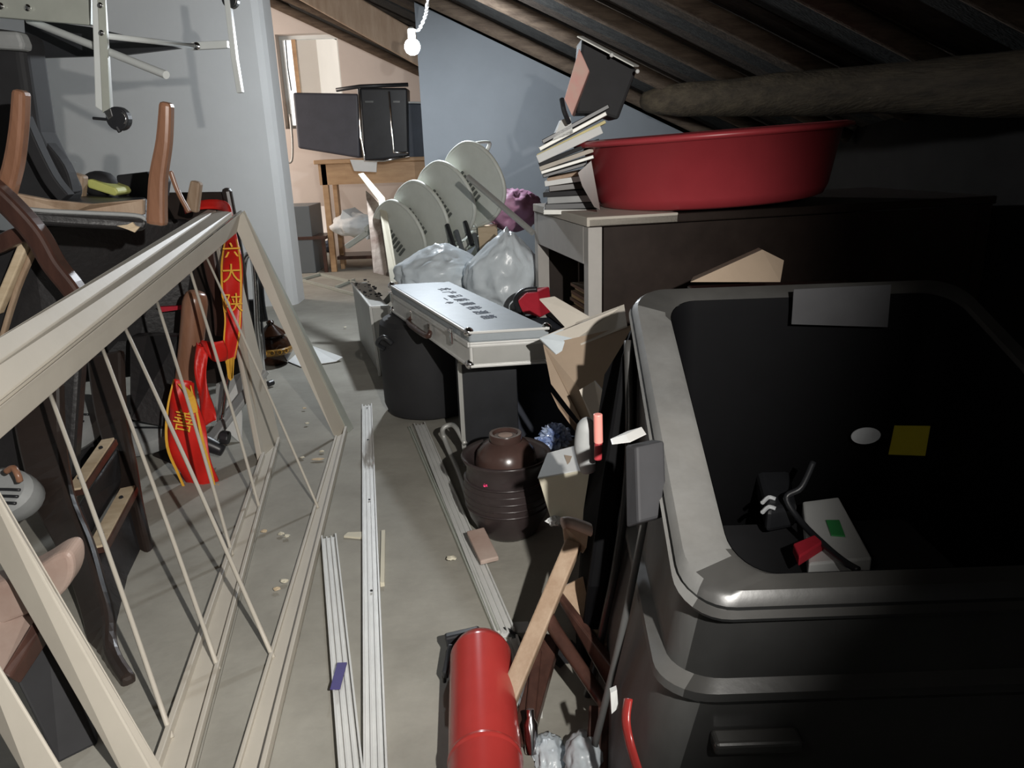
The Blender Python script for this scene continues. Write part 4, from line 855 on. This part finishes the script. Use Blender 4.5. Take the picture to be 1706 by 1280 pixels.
rows = [(905, 1000, 358, 358, .018, alu_dark), (908, 1000, 350, 347, .02, blk), (912, 990, 340, 336, .022, graypad), (905, 985, 329, 324, .016, blk_matt), (915, 992, 320, 312, .02, darkwood), (908, 985, 311, 300, .018, paper), (912, 985, 303, 288, .012, dustwood), (905, 978, 297, 276, .012, blk), (902, 990, 291, 264, .012, alu_dark), (900, 996, 285, 251, .014, cardlight), (899, 1000, 278, 238, .014, blk_matt)]
for i, (a, b, c0, c1, t, m) in enumerate(rows): pile(a, b, c0, c1, 2.62, t, m, 'folder', FL_[i], 'folder', gp)
pile(898, 1005, 272, 222, 2.6, .026, paper, 'document_bundle', 'white paper bundle sloping up towards the red basin rim', 'papers')
pile(896, 1010, 262, 205, 2.63, .01, yel_light, 'yellow_folder', 'thin yellow folder lying on the sloping white bundle', 'folder')
pile(900, 1012, 252, 192, 2.66, .014, alu_dark, 'grey_folder', 'grey folder on top of the thin yellow one', 'folder')
pile(905, 1016, 240, 180, 2.66, .014, blk, 'black_folder', 'black folder crowning the sloping paper stack', 'folder')
bm = NB(); slab(bm, [A(965, 80, 2.66), A(982, 118, 2.66), A(953, 193, 2.62), A(940, 165, 2.62)], (.02, .14, 0)); single('pink_carton', bm, mat('pink_print', (.62, .45, .38), .6, col2=(.7, .3, .28), scale=9), 'pale pink printed carton standing on edge above the folders', 'box', bevel=.003)
bm = NB(); slab(bm, [A(970, 60, 2.72), A(1062, 115, 2.72), A(1030, 200, 2.72), A(1000, 190, 2.72), A(960, 190, 2.72)], (0, .2, 0)); bb = single('black_crate', bm, blk_matt, 'black crate tilted above the folders beside the pink carton', 'crate', bevel=.01)
pile(960, 1055, 62, 112, 2.65, .006, alu_dark, 'metal_rod', 'thin metal rod across the top of the black crate', 'rod', dep=.01)
for p in ((1019, 92), (1062, 119)):
    bm = NB(); bmesh.ops.create_uvsphere(bm, u_segments=10, v_segments=6, radius=.007)
    for v in bm.verts: v.co += A(*p, 2.64)
    obj('knob', bm, paper, bb, label='white knob')
bm = NB(); tube(bm, [A(936, 165, 2.6), A(940, 185, 2.58), A(948, 205, 2.6)], .008, 8, 4); single('bent_wire', bm, blk, 'bent black wire on the left side of the paper heap', 'wire')
bm = NB(); slab(bm, [A(935, 200, 2.66), A(950, 195, 2.66), A(955, 222, 2.66), A(920, 235, 2.66)], (0, .1, 0)); single('white_packet', bm, paper, 'small white packet between the pink carton and sloping bundle', 'packet')
bm = NB(); slab(bm, [A(963, 288, 2.45), A(985, 268, 2.45), A(1000, 350, 2.45), A(990, 345, 2.45), A(970, 310, 2.45)], (.01, .08, 0)); single('maroon_box', bm, redwood, 'maroon box squeezed behind the left side of the red basin', 'box')
# cardboard piece behind the tub on the desk side
bm = NB(); slab(bm, [A(1150, 470, 1.75), A(1270, 416, 1.85), A(1306, 434, 1.85), A(1300, 470, 1.8)], (.05, .18, -.02)); single('cardboard_piece', bm, cardboard, 'torn cardboard piece lying behind the far rim of the tub', 'cardboard')
# support for the cardboard piece: crate behind the tub
bm = NB(); box(bm, .5, .95, 1.74, 2.1, 0, .66); single('plywood_crate', bm, darkwood, 'dark crate standing between the tub and the desk', 'crate', bevel=.005)
# ================================================================== CHAIR STACK, BOARDS, BAGS
def monobloc():
    t = thing('plastic_chair', 'x', 'chair', (0, 0, 0), 'white plastic chairs stacked on their side')
    # local frame: x width, z up, back at y=+, front at y=-
    loops = []
    bm = NB(); slab(bm, [(x, y, .40) for x, y in rrect(-.22, .22, -.22, .2, .06, 4)], (0, 0, .016)); obj('seat', bm, plastic_white, t, bevel=.005)
    bm = NB()
    outl = [(p.x, p.z) for p in spline([(-.2, 0, .40), (.2, 0, .40)], 3)+spline([(.2, 0, .41), (.235, 0, .52), (.235, 0, .62), (.2, 0, .72), (.12, 0, .785), (0, 0, .81), (-.12, 0, .785), (-.2, 0, .72), (-.235, 0, .62), (-.235, 0, .52), (-.2, 0, .41)], 4)]
    slab(bm, [(x, .2+(z-.4)*.18, z) for x, z in outl], (0, .012, 0)); bk = obj('back', bm, plastic_white, t, bevel=.004)
    bm = NB(); tube(bm, [(x, .205+(z-.4)*.18, z) for x, z in outl+[outl[0]]], .013, 8); obj('rim', bm, plastic_white, bk, smooth=True)
    for i in range(7):
        x = -.09+i*.03
        bm = NB(); hexa(bm, (x, .2+.18*.14+.008, .5), (.014, 0, 0), (0, .012, 0), (0, .013, .075)); obj('slot', bm, slotmat, bk)
    for sx in (-1, 1):
        for yy, y2 in ((-.2, -.26), (.18, .25)):
            bm = NB(); hexa(bm, (sx*.24-.02, y2-.02, .16), (.035, 0, 0), (0, .035, 0), (-sx*.035, yy-y2, .25)); obj('leg', bm, plastic_white, t, bevel=.004)
        bm = NB(); tube(bm, [(sx*.22, -.2, .41), (sx*.255, -.2, .58), (sx*.26, -.1, .62), (sx*.25, .12, .62), (sx*.23, .235, .6)], .014, 8, 4, flat=.7); obj('arm', bm, plastic_white, t, smooth=True)
    return t
def dup(root, label):
    r = root.copy(); C.objects.link(r); r['label'] = label
    for ch in list(root.children):
        c = ch.copy(); C.objects.link(c); c.parent = r
        for g in ch.children:
            d = g.copy(); C.objects.link(d); d.parent = c
    return r
ch0 = monobloc()
ex_ = Vector((.50, -.28, -.72)).normalized()
ez_ = Vector((.62, -.42, .42)); ez_ = (ez_-ex_*ez_.dot(ex_)).normalized(); ey_ = ez_.cross(ex_)
if ey_.y > 0: ex_ = -ex_; ey_ = ez_.cross(ex_)
S = .8
names = ['topmost white plastic chair of the sideways stack, its rounded back fully visible', 'second white plastic chair of the sideways stack, next to the topmost', 'third white plastic chair of the sideways stack, counting from the rounded back', 'lowest white plastic chair of the sideways stack, against the cream board']
anch = [(788, 308, 3.85), (741, 338, 3.93), (700, 368, 4.01), (664, 398, 4.09)]
chairs = [ch0]+[dup(ch0, n) for n in names[1:]]; ch0['label'] = names[0]
for o, a in zip(chairs, anch):
    c = A(*a); R = Matrix((ex_, ey_, ez_)).transposed().to_4x4()
    lc = R @ (Vector((0, .235, .57))*S)
    o.matrix_world = Matrix.Translation(c-lc) @ R @ Matrix.Scale(S, 4)
# cream board + speckled door leaning
bm = NB(); slab(bm, [A(596, 290, 4.5), A(604, 288, 4.5), A(640, 330, 4.2), (A(663, 470, 3.6)), A(650, 472, 3.6), A(630, 335, 4.2)], (.0, .03, 0)); single('cream_board', bm, cream, 'cream edged narrow board leaning against the plastic chair stack', 'board', bevel=.003)
bm = NB(); slab(bm, [A(609, 318, 4.4), A(632, 338, 4.28), A(652, 462, 3.7), A(622, 455, 3.8)], (0, .02, 0)); single('speckled_board', bm, speck, 'brown board with peeling white patches left of the plastic chairs', 'board', bevel=.002)
# bags
def baghump(d, p): return p
bm = NB(); blob(bm, A(735, 455, 3.35), (.2, .16, .13), .07, 1.5, 5, 4, floor=.02)
tip0 = A(730, 402, 3.35)
for v in bm.verts:
    f = max(0, (v.co.z-tip0.z+.1)/.12); v.co.x = v.co.x*(1-min(.8, f*.7))+tip0.x*min(.8, f*.7)
single('plastic_bag', bm, filmbag, 'white translucent plastic bag, left of the pair behind the aluminium case', 'bag', smooth=True)
bm = NB(); blob(bm, A(838, 460, 3.15), (.16, .14, .2), .07, 1.5, 5, 9)
tip = A(850, 388, 3.15)
for v in bm.verts:
    f = max(0, (v.co.z-tip.z+.12)/.14); v.co.x = v.co.x*(1-min(.8, f*.7))+tip.x*min(.8, f*.7)
single('plastic_bag', bm, filmbag, 'taller white plastic bag with gathered top, beside the desk', 'bag', smooth=True)
# things under bags: dark crate supports
bm = NB(); box(bm, -.45, .1, 3.35, 3.75, 0, .38); single('black_crate', bm, blk_matt, 'black crate under the white plastic bags', 'crate', bevel=.01)
bm = NB(); blob(bm, A(855, 350, 3.9), (.14, .12, .1), .13, 2.2, 4, 14); single('pink_bag', bm, pinkbag, 'pink crumpled bag behind the white plastic chairs', 'bag', smooth=True)
bm = NB(); tube(bm, [A(780, 295, 3.3), A(888, 388, 3.0)], .012, 12); single('metal_pole', bm, alu_dark, 'grey metal pole leaning across the plastic chairs towards the desk', 'pole', smooth='auto')
bm = NB(); slab(bm, [A(796, 380, 3.8), A(828, 376, 3.8), A(830, 420, 3.7), A(800, 425, 3.7)], (0, .1, 0)); single('cardboard_scrap', bm, rawwood, 'tan cardboard scrap between the chair stack and the tall bag', 'cardboard')
bm = NB(); box(bm, -.42, .22, 3.85, 4.2, 0, .42); single('dark_box', bm, blk_matt, 'dark box in shade beneath the plastic chair stack', 'box', bevel=.01)
for i, (px, py) in enumerate(((745, 385), (760, 395), (775, 380), (790, 400))):
    bm = NB(); tube(bm, [A(px, py-10, 3.85), A(px+12, py+28, 3.75)], .012, 8); single('dark_stick', bm, greycab if i % 2 else blk, ['black stick under the plastic chairs, nearest the left', 'grey stick under the plastic chairs, lower of the middle two', 'black stick under the plastic chairs, highest of the four', 'grey stick under the plastic chairs, nearest the tan scrap'][i], 'stick', 'sticks under the chair stack')
# red seat chair
rc = thing('red_chair', 'chair with a red seat and black border beside the desk leg', 'chair', tuple(A(880, 640, 2.75)))
bm = NB(); slab(bm, [A(862, 500, 2.72), A(875, 488, 2.75), A(896, 486, 2.75), A(900, 530, 2.65), A(868, 520, 2.68)], (.05, .1, 0)); obj('seat', bm, redcush, rc, bevel=.006)
bm = NB(); tube(bm, [A(868, 524, 2.66), A(859, 500, 2.7), A(872, 485, 2.73), A(895, 482, 2.73)], .01, 8, 5); obj('border', bm, blk, rc, smooth=True)
bm = NB(); tube(bm, [A(880, 525, 2.7), Vector((A(880, 525, 2.7).x, 2.72, 0))], .012, 8); obj('leg', bm, blk, rc)
# metal bars on floor by the doorway
mb_ = thing('iron_bars', 'flat dark metal frame bars lying on the floor in the far doorway', 'frame', tuple(F(545, 475)))
for p, q in (((500, 466), (592, 491)), ((530, 456), (592, 472)), ((500, 466), (533, 457)), ((560, 478), (590, 466))):
    bm = NB(); beam(bm, F(*p, .012), F(*q, .012), .02, .02, (0, 0, 1)); obj('bar', bm, galv, mb_)
# ================================================================== BACK ROOM
cabp = F(527, 455); bm = NB(); hexa(bm, (cabp.x-.75, cabp.y, 0), (.75, 0, 0), (0, .45, 0), (0, 0, A(522, 343, cabp.y).z)); single('grey_cabinet', bm, greycab, 'low grey metal cabinet behind the wall corner', 'cabinet', bevel=.006)
Yd = 6.9
bd_ = thing('wooden_desk', 'orange brown wooden desk in the back room under the screens', 'desk', (A(620, 440, Yd).x, Yd, 0))
xa, xb = A(522, 270, Yd).x, A(735, 270, Yd).x; zt = A(560, 266, Yd).z
bm = NB(); box(bm, xa, xb, Yd, Yd+.5, zt-.035, zt); obj('top', bm, deskwood, bd_, bevel=.006)
bm = NB(); box(bm, xa+.03, xb-.03, Yd+.03, Yd+.05, A(560, 308, Yd).z, zt-.035); obj('apron', bm, deskwood, bd_)
for x in (xa+.05, xb-.1):
    for yy in (Yd+.03, Yd+.43):
        bm = NB(); box(bm, x, x+.05, yy, yy+.05, 0, zt-.035); obj('leg', bm, deskwood, bd_, bevel=.003)
xm_ = A(545, 300, Yd).x
bm = NB(); box(bm, xm_, xm_+.035, Yd+.2, Yd+.24, 0, zt-.035); obj('leg', bm, deskwood, bd_)
bm = NB(); box(bm, xa+.1, xb-.3, Yd+.1, Yd+.4, .1, .13); obj('foot_shelf', bm, redwood, bd_)
# screens / bags on it
def scr(px, Y, dep, name, m, label, cat, bev=.02): 
    bm = NB(); slab(bm, [A(x, y, Y) for x, y in px], (0, dep, 0)); return single(name, bm, m, label, cat, bevel=bev, seg=3)
dg_ = mat('dark_grey_case', (.06, .06, .075), .5, var=.1)
scr([(487, 154), (597, 156), (600, 264), (496, 247)], 6.9, .3, 'soft_case', dg_, 'wide dark grey soft case on the back desk, leftmost', 'case')
tv = thing('suitcase', 'black suitcase with bright piped edges on the back desk', 'suitcase', tuple(A(640, 268, 6.88)))
bm = NB(); slab(bm, [A(598, 146, 6.85), A(678, 146, 6.85), A(680, 262, 6.85), A(606, 270, 6.85)], (0, .22, 0)); obj('shell', bm, blk, tv, bevel=.02, seg=3)
bm = NB(); tube(bm, [A(598, 148, 6.84), A(602, 230, 6.84), A(608, 268, 6.84), A(640, 268, 6.84), A(682, 260, 6.84)], .012, 8); obj('piping', bm, chrome, tv, smooth=True)
bm = NB(); tube(bm, [A(648, 152, 6.84), A(654, 225, 6.84), A(656, 254, 6.84), A(680, 254, 6.84)], .009, 8); obj('piping', bm, chrome, tv, smooth=True)
bm = NB(); tube(bm, [A(560, 150, 6.84), A(600, 144, 6.84), A(680, 141, 6.84)], .016, 8); obj('top_handle', bm, blk, tv, smooth=True)
for a, b in ((608, 622), (655, 666)):
    bm = NB(); slab(bm, [A(a, 168, 6.84), A(b, 168, 6.84), A(b, 171, 6.84), A(a, 171, 6.84)], (0, .02, 0)); obj('clasp', bm, chrome, tv)
scr([(674, 172), (722, 173), (724, 270), (680, 268)], 6.95, .3, 'dark_cabinet', mat('teal_dark', (.03, .04, .06), .5), 'dark blue box with a pale top edge beside the suitcase', 'box', .01)
bm = NB(); slab(bm, [A(674, 169, 6.94), A(722, 170, 6.94), A(722, 173, 6.94), A(674, 172, 6.94)], (0, .3, 0)); single('white_tray', bm, paper, 'thin white tray on top of the dark blue box', 'tray')
bm = NB(); slab(bm, [A(583, 266, 6.85), A(628, 268, 6.85), A(627, 287, 6.85), A(590, 285, 6.85)], (0, .02, 0)); single('paper_sheet', bm, paper, 'white paper hanging over the front edge of the back desk', 'paper')
bm = NB(); tube(bm, [A(483, 190, 7.7), A(487, 235, 7.7), A(486, 268, 7.7), A(476, 270, 7.7)], .012, 8, 4); single('wall_pipe', bm, alu_dark, 'short dark pipe on the back wall below the window', 'pipe', smooth=True)
# white sacks and dark boots under back desk
bm = NB(); blob(bm, A(590, 375, 6.6), (.2, .15, .1), .08, 2, 4, 3, floor=.01); single('white_sack', bm, paper, 'white sack slumped below the back desk', 'sack', smooth=True)
bm = NB(); slab(bm, [A(570, 350, 6.5), A(618, 385, 6.5), A(612, 400, 6.5), A(566, 364, 6.5)], (.05, .3, 0)); single('white_sheet', bm, paper, 'white panel tilted on the sack below the back desk', 'sheet', bevel=.004)
bm = NB(); blob(bm, F(555, 410, .06)+Vector((0, 0, 0)), (.14, .1, .07), .1, 2, 3, 6, floor=.0); single('dark_sack', bm, mat('blue_dark_cloth', (.05, .06, .09), .8), 'dark blue sack on the floor by the desk legs', 'sack')
st = thing('wooden_stool', 'small brown wooden stool pushed under the back desk', 'stool', tuple(F(545, 425)))
bx_ = F(545, 425)
bm = NB(); box(bm, bx_.x-.02, bx_.x+.3, 6.9, 7.2, .3, .33); obj('seat', bm, redwood, st, bevel=.004)
for dx in (0, .25):
    for dy in (.0, .25):
        bm = NB(); box(bm, bx_.x-.0+dx, bx_.x+.03+dx, 6.92+dy, 6.95+dy, 0, .3); obj('leg', bm, redwood, st)
bpy.context.view_layer.update()
